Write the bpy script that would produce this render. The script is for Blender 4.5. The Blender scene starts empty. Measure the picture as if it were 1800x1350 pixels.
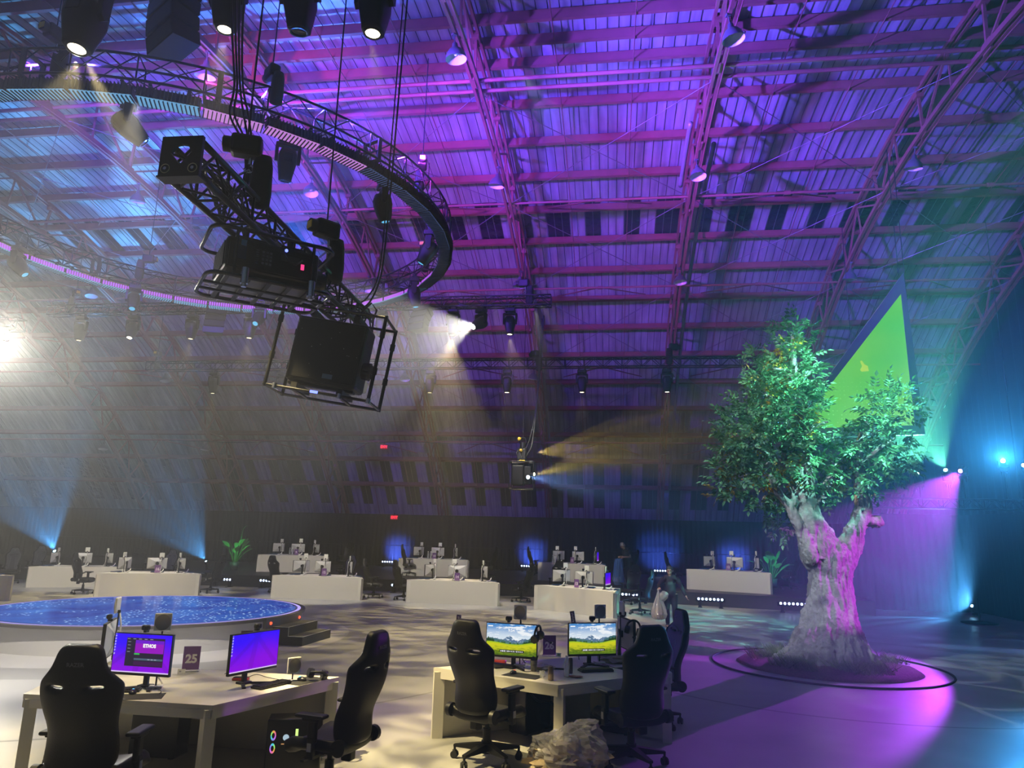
import bpy, bmesh, math, random
from math import sin, cos, pi, radians as rad, sqrt, atan2, hypot
from mathutils import Vector as V, Matrix as M4, noise as mnoise, Euler
random.seed(7)
SC = bpy.context.scene
COL = SC.collection

# ------------------------------------------------------------------ camera
CAM_H = 2.224
YAW, PIT, ROL = rad(8.0), rad(12.146), rad(1.44)
FPX = 1248.4
def cam_axes():
    fw = V((-sin(YAW)*cos(PIT), cos(YAW)*cos(PIT), sin(PIT)))
    r0 = V((cos(YAW), sin(YAW), 0)); u0 = r0.cross(fw)
    r = cos(ROL)*r0 + sin(ROL)*u0; u = -sin(ROL)*r0 + cos(ROL)*u0
    return r, u, fw
CR, CU, CF = cam_axes()
CO = V((0, 0, CAM_H))
def ray(x, y): return CF + (x-900)/FPX*CR - (y-675)/FPX*CU
def az(x, y, z=0.0):
    d = ray(x, y); return CO + d*((z-CAM_H)/d.z)
def ay(x, y, Y):
    d = ray(x, y); return CO + d*(Y/d.y)
def ax(x, y, X):
    d = ray(x, y); return CO + d*(X/d.x)
cd = bpy.data.cameras.new('camera'); cam = bpy.data.objects.new('camera', cd); COL.objects.link(cam)
cam.matrix_world = M4(((CR.x, CU.x, -CF.x, 0), (CR.y, CU.y, -CF.y, 0), (CR.z, CU.z, -CF.z, CAM_H), (0, 0, 0, 1)))
cd.sensor_fit = 'HORIZONTAL'; cd.sensor_width = 36; cd.lens = 36*FPX/1800
cd.clip_end = 300; cd.clip_start = 0.05
SC.camera = cam

# ------------------------------------------------------------------ materials
def mat(name, col, rough=0.5, metal=0.0, spec=0.5, emit=None, es=1.0, var=0.0, vscale=6.0, bump=0.0, bscale=40.0,
        alpha=1.0, trans=0.0, sheen=0.0):
    m = bpy.data.materials.new(name); m.use_nodes = True
    nt = m.node_tree; b = nt.nodes['Principled BSDF']
    b.inputs['Base Color'].default_value = (*col, 1); b.inputs['Roughness'].default_value = rough
    b.inputs['Metallic'].default_value = metal; b.inputs['Specular IOR Level'].default_value = spec
    if alpha < 1: b.inputs['Alpha'].default_value = alpha
    if trans: b.inputs['Transmission Weight'].default_value = trans
    if sheen: b.inputs['Sheen Weight'].default_value = sheen
    if emit:
        b.inputs['Emission Color'].default_value = (*emit, 1); b.inputs['Emission Strength'].default_value = es
    if var or bump:
        tc = nt.nodes.new('ShaderNodeTexCoord')
        if var:
            n = nt.nodes.new('ShaderNodeTexNoise'); n.inputs['Scale'].default_value = vscale; n.inputs['Detail'].default_value = 5
            nt.links.new(tc.outputs['Object'], n.inputs['Vector'])
            mx = nt.nodes.new('ShaderNodeMix'); mx.data_type = 'RGBA'
            mx.inputs[6].default_value = (*[c*(1-var) for c in col], 1); mx.inputs[7].default_value = (*[min(1, c*(1+var)) for c in col], 1)
            nt.links.new(n.outputs['Fac'], mx.inputs[0]); nt.links.new(mx.outputs[2], b.inputs['Base Color'])
        if bump:
            n2 = nt.nodes.new('ShaderNodeTexNoise'); n2.inputs['Scale'].default_value = bscale; n2.inputs['Detail'].default_value = 4
            nt.links.new(tc.outputs['Object'], n2.inputs['Vector'])
            bp = nt.nodes.new('ShaderNodeBump'); bp.inputs['Strength'].default_value = bump; bp.inputs['Distance'].default_value = 0.02
            nt.links.new(n2.outputs['Fac'], bp.inputs['Height']); nt.links.new(bp.outputs['Normal'], b.inputs['Normal'])
    return m
MAT = {}
MAT['black'] = mat('black_plastic', (0.007, 0.007, 0.008), 0.45, spec=0.3)
MAT['blackmetal'] = mat('black_painted_steel', (0.016, 0.016, 0.019), 0.38, 0.4)
MAT['blackgloss'] = mat('black_gloss_plastic', (0.010, 0.010, 0.012), 0.22)
MAT['rubber'] = mat('black_rubber', (0.01, 0.01, 0.01), 0.8)
MAT['leather'] = mat('black_chair_leather', (0.006, 0.006, 0.006), 0.45, spec=0.3, bump=0.12, bscale=120)
MAT['greyfab'] = mat('grey_chair_fabric', (0.2, 0.2, 0.21), 0.85, bump=0.1, bscale=200)
MAT['greyline'] = mat('light_grey_piping', (0.35, 0.35, 0.37), 0.7)
MAT['white'] = mat('white_laminate', (0.66, 0.63, 0.56), 0.34)
MAT['offwhite'] = mat('off_white_plastic', (0.78, 0.77, 0.72), 0.5)
MAT['silver'] = mat('silver_plastic', (0.42, 0.42, 0.43), 0.4, 0.2)
MAT['chrome'] = mat('brushed_metal', (0.7, 0.7, 0.72), 0.25, 1.0)
MAT['keylight'] = mat('frosted_light_panel', (0.36, 0.34, 0.30), 0.55)
MAT['red'] = mat('red_plastic', (0.35, 0.02, 0.015), 0.4)
MAT['steel'] = mat('maroon_primed_steel', (0.27, 0.085, 0.075), 0.55, 0.0, var=0.35, vscale=3)
MAT['galv'] = mat('galvanised_pipe', (0.30, 0.27, 0.28), 0.5, 0.3)
MAT['lampout'] = mat('grey_enamel', (0.10, 0.10, 0.11), 0.4)
MAT['lampin'] = mat('white_enamel', (0.85, 0.86, 0.88), 0.35)
MAT['yellowtag'] = mat('yellow_hoist_cover', (0.6, 0.42, 0.03), 0.45)
MAT['cable'] = mat('black_cable', (0.012, 0.012, 0.012), 0.5)
MAT['drape'] = mat('black_drape', (0.014, 0.015, 0.02), 0.95, bump=0.2, bscale=3)
MAT['stagewall'] = mat('stage_fascia_vinyl', (0.62, 0.60, 0.58), 0.5)
MAT['stepcarpet'] = mat('dark_grey_carpet', (0.035, 0.037, 0.035), 0.95, bump=0.3, bscale=150)
MAT['edgewhite'] = mat('white_edge_strip', (0.6, 0.6, 0.58), 0.5)
MAT['purplecard'] = mat('purple_card', (0.13, 0.045, 0.22), 0.45)
MAT['darkcard'] = mat('dark_purple_card', (0.045, 0.02, 0.07), 0.5)
MAT['cardtext'] = mat('pale_print', (0.75, 0.72, 0.74), 0.6)
MAT['acryl'] = mat('clear_acrylic', (0.85, 0.85, 0.9), 0.1, alpha=0.35)
MAT['dimtext'] = mat('dim_grey_print', (0.10, 0.10, 0.11), 0.5)
def emat(name, col, s):
    m = bpy.data.materials.new(name); m.use_nodes = True; nt = m.node_tree; nt.nodes.clear()
    e = nt.nodes.new('ShaderNodeEmission'); e.inputs[0].default_value = (*col, 1); e.inputs[1].default_value = s
    o = nt.nodes.new('ShaderNodeOutputMaterial'); nt.links.new(e.outputs[0], o.inputs[0]); return m

# ------------------------------------------------------------------ mesh builder
class MB:
    def __init__(s): s.v = []; s.f = []; s.mi = []; s.sm = []; s.M = M4.Identity(4); s.cur = 0; s.smooth = False
    def at(s, loc=(0, 0, 0), rz=0.0, rx=0.0, ry=0.0):
        s.M = M4.Translation(V(loc)) @ M4.Rotation(rz, 4, 'Z') @ M4.Rotation(ry, 4, 'Y') @ M4.Rotation(rx, 4, 'X'); return s
    def add(s, vs, fs, smooth=None):
        o = len(s.v); s.v += [tuple(s.M @ V(p)) for p in vs]
        for f in fs: s.f.append(tuple(i+o for i in f)); s.mi.append(s.cur); s.sm.append(s.smooth if smooth is None else smooth)
        return s
    def box(s, c, d, R=None, bv=0.0):
        x, y, z = d[0]/2, d[1]/2, d[2]/2
        if bv <= 0:
            vs = [V((a*x, b*y, e*z)) for a in (-1, 1) for b in (-1, 1) for e in (-1, 1)]
            fs = [(0, 1, 3, 2), (4, 6, 7, 5), (0, 4, 5, 1), (2, 3, 7, 6), (0, 2, 6, 4), (1, 5, 7, 3)]
        else:
            bm = bmesh.new(); bmesh.ops.create_cube(bm, size=1.0)
            for w in bm.verts: w.co = V((w.co.x*d[0], w.co.y*d[1], w.co.z*d[2]))
            bmesh.ops.bevel(bm, geom=bm.edges[:], offset=min(bv, min(d)*0.49), segments=2, affect='EDGES', profile=0.5)
            bm.verts.index_update(); vs = [w.co.copy() for w in bm.verts]; fs = [tuple(w.index for w in f.verts) for f in bm.faces]; bm.free()
        if R is not None: vs = [R @ p for p in vs]
        c = V(c); return s.add([p+c for p in vs], fs)
    def cyl(s, p0, p1, r0, r1=None, n=10, caps=True, smooth=True):
        r1 = r0 if r1 is None else r1; p0, p1 = V(p0), V(p1); d = p1-p0
        if d.length < 1e-7: return s
        d.normalize(); a = d.orthogonal().normalized(); b = d.cross(a)
        vs = []
        for (p, r) in ((p0, r0), (p1, r1)):
            for i in range(n):
                t = 2*pi*i/n; vs.append(p + a*(r*cos(t)) + b*(r*sin(t)))
        fs = [(i, (i+1) % n, n+(i+1) % n, n+i) for i in range(n)]
        s.add(vs, fs, smooth)
        if caps: s.add([vs[i] for i in range(n)], [tuple(range(n-1, -1, -1))], False); s.add(vs[n:], [tuple(range(n))], False)
        return s
    def bar(s, p0, p1, w, h=None, up=(0, 0, 1)):          # rectangular bar between two points
        h = w if h is None else h; p0, p1 = V(p0), V(p1); d = (p1-p0)
        if d.length < 1e-7: return s
        d.normalize(); u = V(up); sd = d.cross(u)
        if sd.length < 1e-4: sd = d.orthogonal()
        sd.normalize(); u = sd.cross(d)
        vs = [p + sd*(a*w/2) + u*(b*h/2) for p in (p0, p1) for a, b in ((-1, -1), (1, -1), (1, 1), (-1, 1))]
        return s.add(vs, [(0, 1, 2, 3), (7, 6, 5, 4), (0, 4, 5, 1), (1, 5, 6, 2), (2, 6, 7, 3), (3, 7, 4, 0)], False)
    def tube(s, pts, r, n=8, closed=False, caps=True):
        pts = [V(p) for p in pts]; k = len(pts); rs = r if isinstance(r, (list, tuple)) else [r]*k
        up = None; rings = []
        for i, p in enumerate(pts):
            if closed: t = pts[(i+1) % k]-pts[i-1]
            else: t = pts[min(i+1, k-1)]-pts[max(i-1, 0)]
            t.normalize()
            if up is None: up = t.orthogonal().normalized()
            up = (up - t*up.dot(t))
            if up.length < 1e-5: up = t.orthogonal()
            up.normalize(); b = t.cross(up)
            rings.append([p + up*(rs[i]*cos(2*pi*j/n)) + b*(rs[i]*sin(2*pi*j/n)) for j in range(n)])
        vs = [q for ring in rings for q in ring]; fs = []
        for i in range(k if closed else k-1):
            a, b2 = i*n, ((i+1) % k)*n
            for j in range(n): fs.append((a+j, a+(j+1) % n, b2+(j+1) % n, b2+j))
        if caps and not closed: fs.append(tuple(range(n-1, -1, -1))); fs.append(tuple((k-1)*n+j for j in range(n)))
        return s.add(vs, fs, True)
    def lathe(s, prof, n=24, smooth=True, cap0=False, cap1=False):
        vs = []; k = len(prof)
        for (r, z) in prof:
            for j in range(n): t = 2*pi*j/n; vs.append((r*cos(t), r*sin(t), z))
        fs = [(i*n+j, i*n+(j+1) % n, (i+1)*n+(j+1) % n, (i+1)*n+j) for i in range(k-1) for j in range(n)]
        if cap0: fs.append(tuple(range(n-1, -1, -1)))
        if cap1: fs.append(tuple((k-1)*n+j for j in range(n)))
        return s.add(vs, fs, smooth)
    def prism(s, poly, z0, z1, smooth=False):
        n = len(poly); vs = [(x, y, z0) for x, y in poly]+[(x, y, z1) for x, y in poly]
        fs = [tuple(range(n-1, -1, -1)), tuple(range(n, 2*n))]+[(i, (i+1) % n, n+(i+1) % n, n+i) for i in range(n)]
        return s.add(vs, fs, smooth)
    def ball(s, c, r, n=12, m=8, sc=(1, 1, 1)):
        vs = []; c = V(c)
        for i in range(m+1):
            a = pi*i/m
            for j in range(n): t = 2*pi*j/n; vs.append(c+V((r*sc[0]*sin(a)*cos(t), r*sc[1]*sin(a)*sin(t), r*sc[2]*cos(a))))
        return s.add(vs, [(i*n+j, (i+1)*n+j, (i+1)*n+(j+1) % n, i*n+(j+1) % n) for i in range(m) for j in range(n)], True)
    def build(s, name, m, parent=None, loc=None, rot=None):
        me = bpy.data.meshes.new(name); me.from_pydata(s.v, [], s.f)
        ms = m if isinstance(m, (list, tuple)) else [m]
        for q in ms: me.materials.append(MAT[q] if isinstance(q, str) else q)
        me.polygons.foreach_set('material_index', s.mi); me.polygons.foreach_set('use_smooth', s.sm); me.update()
        return link(name, me, parent, loc, rot)
def link(name, me, parent=None, loc=None, rot=None):
    o = bpy.data.objects.new(name, me); COL.objects.link(o)
    if parent is not None: o.parent = parent
    if loc is not None: o.location = loc
    if rot is not None: o.rotation_euler = rot
    return o
def tag(o, label, cat, group=None, kind=None):
    o['label'] = label; o['category'] = cat
    if group: o['group'] = group
    if kind: o['kind'] = kind
    return o
def struct(o, label=None):
    o['kind'] = 'structure'
    if label: o['label'] = label
    return o
def thing(name, label, cat, loc=(0, 0, 0), rz=0.0, group=None, rot=None):
    o = bpy.data.objects.new(name, None); COL.objects.link(o); o.empty_display_size = 0.1
    o.location = loc; o.rotation_euler = rot if rot is not None else (0, 0, rz)
    return tag(o, label, cat, group)
def copy_tree(o, parent=None):
    c = o.copy(); COL.objects.link(c)
    if parent is not None: c.parent = parent
    for ch in (KIDS[o.name] if o.name in KIDS else list(o.children)): copy_tree(ch, c)
    return c
KIDS = {}
def freeze(o):                                     # remember the parts a thing has now, so copies take exactly these
    KIDS[o.name] = list(o.children)
    for k in KIDS[o.name]: freeze(k)
    return o
def dup(root, label, loc, rz=0.0, group=None, rot=None):
    c = copy_tree(root); c.location = loc; c.rotation_euler = rot if rot is not None else (0, 0, rz)
    c['label'] = label
    if group: c['group'] = group
    return c
def child(o, name):
    for c in o.children:
        if c.name.split('.')[0] == name: return c
def setmat(o, m):
    o.material_slots[0].link = 'OBJECT'; o.material_slots[0].material = MAT[m] if isinstance(m, str) else m
def evaluated(o):                                  # bake an object's modifiers into a plain mesh
    bpy.context.view_layer.update()
    dg = bpy.context.evaluated_depsgraph_get(); me = bpy.data.meshes.new_from_object(o.evaluated_get(dg))
    o.modifiers.clear(); o.data = me; return o
FONT_CACHE = {}
def text_mesh(body, size, depth=0.002, align='CENTER', bold=0.0, shear=0.0):
    key = (body, size, depth, align, bold, shear)
    if key in FONT_CACHE: return FONT_CACHE[key]
    cu = bpy.data.curves.new('text', 'FONT'); cu.body = body; cu.size = size; cu.extrude = depth; cu.align_x = align; cu.align_y = 'CENTER'
    cu.offset = bold; cu.shear = shear; cu.resolution_u = 3
    o = bpy.data.objects.new('text', cu); COL.objects.link(o); bpy.context.view_layer.update()
    me = bpy.data.meshes.new_from_object(o.evaluated_get(bpy.context.evaluated_depsgraph_get()))
    bpy.data.objects.remove(o); FONT_CACHE[key] = me; return me
def text(name, body, size, m, parent, loc, rot, depth=0.002, align='CENTER', bold=0.0, shear=0.0):
    me = text_mesh(body, size, depth, align, bold, shear).copy(); me.materials.clear(); me.materials.append(MAT[m] if isinstance(m, str) else m)
    return link(name, me, parent, loc, rot)
# ================================================================== the hall: floor, arched roof, trusses, purlins, drapes
YC, ZC, RB, RT, RS = 17.5, -16.1, 29.9, 31.2, 31.55        # arch centre, bottom chord, top chord and roof sheet radii
def arc(a, R, x=0.0): return V((x, YC + R*sin(rad(a)), ZC + R*cos(rad(a))))
TX = [2.72 + 6.15*k for k in (-5, -4, -3, -2, -1, 0, 1, 2)]
XW = 15.95

# ---- floor with the inlaid rings round the round stage and round the tree
STC = V((-10.0, 15.05, 0)); TRC = V((4.0, 14.78, 0))
fm = mat('painted_concrete_floor', (0.34, 0.335, 0.33), 0.3, spec=0.5)
def floor_nodes(m):
    nt = m.node_tree; N = nt.nodes; L = nt.links; b = N['Principled BSDF']
    g = N.new('ShaderNodeNewGeometry')
    def math(op, a, c=None, v=None):
        n = N.new('ShaderNodeMath'); n.operation = op
        if hasattr(a, 'links') or not isinstance(a, (int, float)): L.new(a, n.inputs[0])
        else: n.inputs[0].default_value = a
        if c is not None:
            if isinstance(c, (int, float)): n.inputs[1].default_value = c
            else: L.new(c, n.inputs[1])
        return n.outputs[0]
    def dist(c):
        n = N.new('ShaderNodeVectorMath'); n.operation = 'DISTANCE'; L.new(g.outputs['Position'], n.inputs[0]); n.inputs[1].default_value = c; return n.outputs['Value']
    def band(d, r, w): return math('LESS_THAN', math('ABSOLUTE', math('SUBTRACT', d, r)), w)
    ds, dt = dist(STC), dist(TRC)
    n1 = N.new('ShaderNodeTexNoise'); n1.inputs['Scale'].default_value = 0.7; n1.inputs['Detail'].default_value = 8
    L.new(g.outputs['Position'], n1.inputs['Vector'])
    cr = N.new('ShaderNodeValToRGB'); cr.color_ramp.elements[0].position = 0.3; cr.color_ramp.elements[1].position = 0.75
    cr.color_ramp.elements[0].color = (0.27, 0.27, 0.27, 1); cr.color_ramp.elements[1].color = (0.40, 0.39, 0.38, 1)
    L.new(n1.outputs['Fac'], cr.inputs[0]); cur = cr.outputs[0]
    def mix(fac, col, cur):
        x = N.new('ShaderNodeMix'); x.data_type = 'RGBA'; L.new(fac, x.inputs[0]); L.new(cur, x.inputs[6]); x.inputs[7].default_value = (*col, 1); return x.outputs[2]
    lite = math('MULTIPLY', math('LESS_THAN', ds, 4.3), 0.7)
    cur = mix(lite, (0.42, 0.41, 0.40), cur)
    cur = mix(math('MULTIPLY', band(ds, 4.75, 0.45), 0.75), (0.20, 0.20, 0.20), cur)
    cur = mix(math('MULTIPLY', band(ds, 8.6, 0.03), 0.8), (0.07, 0.07, 0.07), cur)
    cur = mix(math('MULTIPLY', band(dt, 1.82, 0.23), 0.5), (0.24, 0.24, 0.25), cur)
    cur = mix(math('MULTIPLY', band(dt, 4.4, 0.03), 0.7), (0.08, 0.08, 0.08), cur)
    # long joints and hairline cracks in the slab
    sx = N.new('ShaderNodeSeparateXYZ'); L.new(g.outputs['Position'], sx.inputs[0])
    jx = math('LESS_THAN', math('ABSOLUTE', math('SUBTRACT', math('PINGPONG', sx.outputs[1], 3.4), 0.0)), 0.012)
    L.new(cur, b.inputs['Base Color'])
    n3 = N.new('ShaderNodeTexNoise'); n3.inputs['Scale'].default_value = 0.8; n3.inputs['Detail'].default_value = 2; L.new(g.outputs['Position'], n3.inputs['Vector'])
    mr = N.new('ShaderNodeMapRange'); mr.inputs[1].default_value = 0.3; mr.inputs[2].default_value = 0.7; mr.inputs[3].default_value = 0.30; mr.inputs[4].default_value = 0.40
    L.new(n3.outputs['Fac'], mr.inputs[0]); L.new(mr.outputs[0], b.inputs['Roughness'])
    bp = N.new('ShaderNodeBump'); bp.inputs['Strength'].default_value = 0.05; bp.inputs['Distance'].default_value = 0.01
    n4 = N.new('ShaderNodeTexNoise'); n4.inputs['Scale'].default_value = 30; n4.inputs['Detail'].default_value = 3; L.new(g.outputs['Position'], n4.inputs['Vector'])
    L.new(n4.outputs['Fac'], bp.inputs['Height']); L.new(bp.outputs['Normal'], b.inputs['Normal'])
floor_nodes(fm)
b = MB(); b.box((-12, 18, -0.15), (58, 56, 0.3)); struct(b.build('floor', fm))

# ---- roof sheeting: one arched, ribbed shell with rows of dark rooflights
rm = mat('ribbed_roof_sheet', (0.52, 0.52, 0.54), 0.5, 0.15)
def roof_nodes(m, base0, base1):
    nt = m.node_tree; N = nt.nodes; L = nt.links; b = N['Principled BSDF']
    g = N.new('ShaderNodeNewGeometry'); mp = N.new('ShaderNodeMapping'); mp.inputs['Scale'].default_value = (2.2, 0.22, 0.22); L.new(g.outputs['Position'], mp.inputs[0])
    n = N.new('ShaderNodeTexNoise'); n.inputs['Scale'].default_value = 2.2; n.inputs['Detail'].default_value = 8; L.new(mp.outputs[0], n.inputs['Vector'])
    cr = N.new('ShaderNodeValToRGB'); cr.color_ramp.elements[0].position = 0.33; cr.color_ramp.elements[1].position = 0.66
    cr.color_ramp.elements[0].color = (*base0, 1); cr.color_ramp.elements[1].color = (*base1, 1); L.new(n.outputs['Fac'], cr.inputs[0])
    n2 = N.new('ShaderNodeTexNoise'); n2.inputs['Scale'].default_value = 0.55; n2.inputs['Detail'].default_value = 4; L.new(g.outputs['Position'], n2.inputs['Vector'])
    mx = N.new('ShaderNodeMix'); mx.data_type = 'RGBA'; mx.blend_type = 'MULTIPLY'; mx.inputs[0].default_value = 0.6
    L.new(cr.outputs[0], mx.inputs[6]); L.new(n2.outputs['Color'], mx.inputs[7])
    hs = N.new('ShaderNodeHueSaturation'); hs.inputs['Saturation'].default_value = 0.25; hs.inputs['Value'].default_value = 1.55; L.new(mx.outputs[2], hs.inputs['Color'])
    L.new(hs.outputs[0], b.inputs['Base Color'])
    bp = N.new('ShaderNodeBump'); bp.inputs['Strength'].default_value = 0.35; bp.inputs['Distance'].default_value = 0.03
    L.new(n.outputs['Fac'], bp.inputs['Height']); L.new(bp.outputs['Normal'], b.inputs['Normal'])
roof_nodes(rm, (0.25, 0.24, 0.25), (0.44, 0.43, 0.45))
foil = mat('dark_rooflight_film', (0.035, 0.038, 0.045), 0.12, 0.5, bump=1.0, bscale=4)
seam = mat('dark_sheet_seam', (0.06, 0.06, 0.065), 0.7)
b = MB(); A0, A1, NA = -50.0, 58.0, 72
def in_skylight(a, xm):
    if (12.3 < a < 17.6) or (44.5 < a < 50.5): return ((xm-0.35) % 1.38) < 0.72
    return False
xs = []; x = -39.0
while x < XW+0.1: xs += [x, x+0.27, x+0.28, x+0.29]; x += 0.3        # flat pan, then a narrow seam lip turned down
rows = []
for i in range(NA+1):
    a = A0 + (A1-A0)*i/NA
    for k, xx in enumerate(xs):
        q = k % 4; R = RS - (0.022 if q == 2 else 0.0); b.v.append(tuple(arc(a, R, xx)))
nx = len(xs)
for i in range(NA):
    am = A0 + (A1-A0)*(i+0.5)/NA
    for k in range(nx-1):
        b.f.append((i*nx+k, i*nx+k+1, (i+1)*nx+k+1, (i+1)*nx+k)); b.sm.append(False)
        if k % 4 == 0 and in_skylight(am, xs[k]): b.mi.append(1)
        elif k % 4 in (1, 2): b.mi.append(2)
        else: b.mi.append(0)
struct(b.build('ceiling', [rm, foil, seam]), 'arched roof of ribbed grey sheet with rows of dark rooflights')

# ---- purlins: one steel channel per line, running the length of the hall
k = 0
for a in [-10.2, -7.0, -3.6, -1.9, -0.2, 3.2, 6.6, 10.0, 13.4, 16.8, 20.2, 23.6, 27.0, 30.4, 33.8, 37.2, 40.6, 44.0, 47.4]:
    b = MB(); c = arc(a, RT+0.14); u = V((0, sin(rad(a)), cos(rad(a)))); t = V((0, cos(rad(a)), -sin(rad(a))))
    p0, p1 = V((-38, c.y, c.z)), V((XW-0.05, c.y, c.z))
    b.bar(p0, p1, 0.02, 0.26, up=u)                              # web
    for sgn in (-1, 1): b.bar(p0+u*(0.13*sgn)+t*0.045, p1+u*(0.13*sgn)+t*0.045, 0.11, 0.018, up=u)
    o = struct(b.build('purlin', 'steel')); k += 1
# ---- longitudinal struts with their V braces, at the bottom chords
for a in (-1.7, -2.6, 9.4, 19.4, 29.4, 39.4):
    b = MB(); c = arc(a, RB+0.06)
    b.cyl((-38, c.y, c.z), (XW-0.05, c.y, c.z), 0.055 if a < 0 else 0.045, n=8)
    if a > 0:
        for x0 in TX[:-1]:
            xm = x0+3.075; top = arc(a+3.6, RT, 0)
            for s in (-1, 1):
                b.cyl((xm+0.05*s, c.y, c.z), (xm+1.9*s, top.y, top.z), 0.028, n=6)
            b.cyl((xm-0.1, c.y, c.z), (xm+0.1, c.y, c.z), 0.075, n=8)
    else:
        for x0 in TX[:-1]:
            for s, xx in ((1, x0+0.1), (-1, x0+6.05)):
                top = arc(a+3.4, RT); b.bar((xx, c.y, c.z), (xx+1.5*s, top.y, top.z), 0.07, 0.05)
    struct(b.build('strut', 'steel'))
# ---- arched lattice trusses
def roof_truss(x):
    b = MB(); st = 1.7
    aa = [-30 + st*i for i in range(int((56+30)/st)+1)]
    for R, h in ((RB, 0.13), (RT, 0.12)):
        for i in range(len(aa)-1):
            for s in (-0.075, 0.075): b.bar(arc(aa[i], R, x+s), arc(aa[i+1], R, x+s), 0.075, h, up=(0, sin(rad(aa[i])), cos(rad(aa[i]))))
    for i in range(len(aa)-2):
        if i % 4 == 0:
            b.bar(arc(aa[i], RB, x), arc(aa[i], RT, x), 0.07, 0.07)
            b.bar(arc(aa[i], RB, x), arc(aa[i+2], RT, x), 0.06, 0.06)
        if i % 4 == 2:
            b.bar(arc(aa[i], RB, x), arc(aa[i], RT, x), 0.05, 0.05); b.bar(arc(aa[i], RT, x), arc(aa[i+2], RB, x), 0.06, 0.06)
        if i % 4 == 0:
            c = arc(aa[i], RB, x); b.box(c+V((0, 0, 0.05)), (0.05, 0.36, 0.3)); c = arc(aa[i], RT, x); b.box(c-V((0, 0, 0.05)), (0.2, 0.26, 0.2))
    # conduit strapped along the bottom chord
    b.tube([arc(a, RB-0.09, x+0.12) for a in aa], 0.018, 6)
    return struct(b.build('roof_truss', 'steel'))
for x in TX: roof_truss(x)
# ---- vertical pipe runs beside two trusses, and sway rods between the purlins
for x, a0, a1 in ((TX[5]-0.35, 3.0, 9.0), (TX[5]+0.45, 5.0, 46.0), (TX[4]+0.3, 20, 46)):
    b = MB(); b.tube([arc(a0+(a1-a0)*i/20, RB+0.35, x) for i in range(21)], 0.075, 10); struct(b.build('drain_pipe', 'galv'))
for x0 in TX[:-1]:
    for f in (0.33, 0.67):
        b = MB(); b.tube([arc(-8+(54+8)*i/24, RT-0.02, x0+6.15*f) for i in range(25)], 0.016, 5); struct(b.build('sag_rod', 'steel'))
rodm = mat('steel_brace_rod', (0.25, 0.2, 0.22), 0.4, 0.5)
for j, x0 in enumerate(TX[:-1]):
    for (a0, a1) in ((-1.7, 9.4), (9.4, 19.4), (19.4, 29.4), (29.4, 39.4)):
        b = MB(); b.cyl(arc(a0, RB, x0), arc(a1, RB, x0+6.15), 0.012, n=5); b.cyl(arc(a1, RB, x0), arc(a0, RB, x0+6.15), 0.012, n=5); struct(b.build('brace_rod', rodm))
# ---- drapes and the gable wall
def drape(name, p0, p1, z0, z1, amp=0.05, wl=0.28, tops=None):
    b = MB(); p0, p1 = V(p0), V(p1); n = max(8, int((p1-p0).length/wl*6)); d = (p1-p0).normalized(); nr = V((-d.y, d.x, 0))
    for i in range(n+1):
        p = p0+(p1-p0)*(i/n); w = amp*sin(2*pi*i/6+0.6*sin(i*0.13)) + 0.03*sin(i*0.11)
        q = p+nr*w; zt = z1 if tops is None else tops(p)
        b.v += [(q.x, q.y, z0), (q.x, q.y, zt), (q.x+nr.x*0.03, q.y+nr.y*0.03, zt), (q.x+nr.x*0.03, q.y+nr.y*0.03, z0)]
    for i in range(n):
        o = i*4
        for j in range(4): b.f.append((o+j, o+(j+1) % 4, o+4+(j+1) % 4, o+4+j)); b.mi.append(0); b.sm.append(True)
    return struct(b.build(name, 'drape'))
drape('wall_back', (-38, 40.0, 0), (XW, 40.0, 0), 0.0, 3.32)
def gable_top(p):
    r2 = 31.0**2-(p.y-YC)**2; return max(0.3, ZC+sqrt(max(1, r2)))
drape('wall_right', (XW-0.1, 42.0, 0), (XW-0.1, -6, 0), 0.0, 14, amp=0.06, wl=0.6, tops=gable_top)
drape('trim_1', (13.0, 28.3, 0), (12.9, 8, 0), 0.0, 3.4, amp=0.05)
drape('trim_3', (8.65, 28.0, 0), (13.0, 28.3, 0), 0.0, 3.4, amp=0.05)
# ---- low platform for the rear row of desks
PL = [(-38, 27.2), (-16, 27.9), (-8, 28.3), (-3, 28.1), (0.2, 27.8), (2.6, 27.15), (4.5, 26.6), (6.7, 26.2), (8.6, 25.7), (8.6, 39.6), (-38, 39.6)]
b = MB(); b.prism(PL, 0.0, 0.40); b.prism([(x, y+0.02) if y > 30 else (x, y-0.03) for x, y in PL], 0.40, 0.45)
struct(b.build('platform', mat('black_stage_deck', (0.030, 0.028, 0.028), 0.55, var=0.3, vscale=2)), 'low black platform carrying the rear row of desks')
# low barrier rails in front of the back drape
for i in range(12):
    x0 = -34+3.5*i; b = MB(); y = 39.3
    b.tube([(x0, y, 0.47), (x0, y, 1.5), (x0+0.12, y, 1.6), (x0+3.2, y, 1.6), (x0+3.32, y, 1.5), (x0+3.32, y, 0.47)], 0.02, 6)
    for j in range(1, 16): b.cyl((x0+j*0.208, y, 0.6), (x0+j*0.208, y, 1.6), 0.008, n=5)
    b.bar((x0, y, 0.6), (x0+3.32, y, 0.6), 0.03); b.box((x0, y, 0.46), (0.06, 0.5, 0.02)); b.box((x0+3.32, y, 0.46), (0.06, 0.5, 0.02))
    tag(b.build('crowd_barrier', 'blackmetal'), 'dark steel barrier in the row in front of the back drape', 'barrier', 'steel barriers along the back drape')
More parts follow.
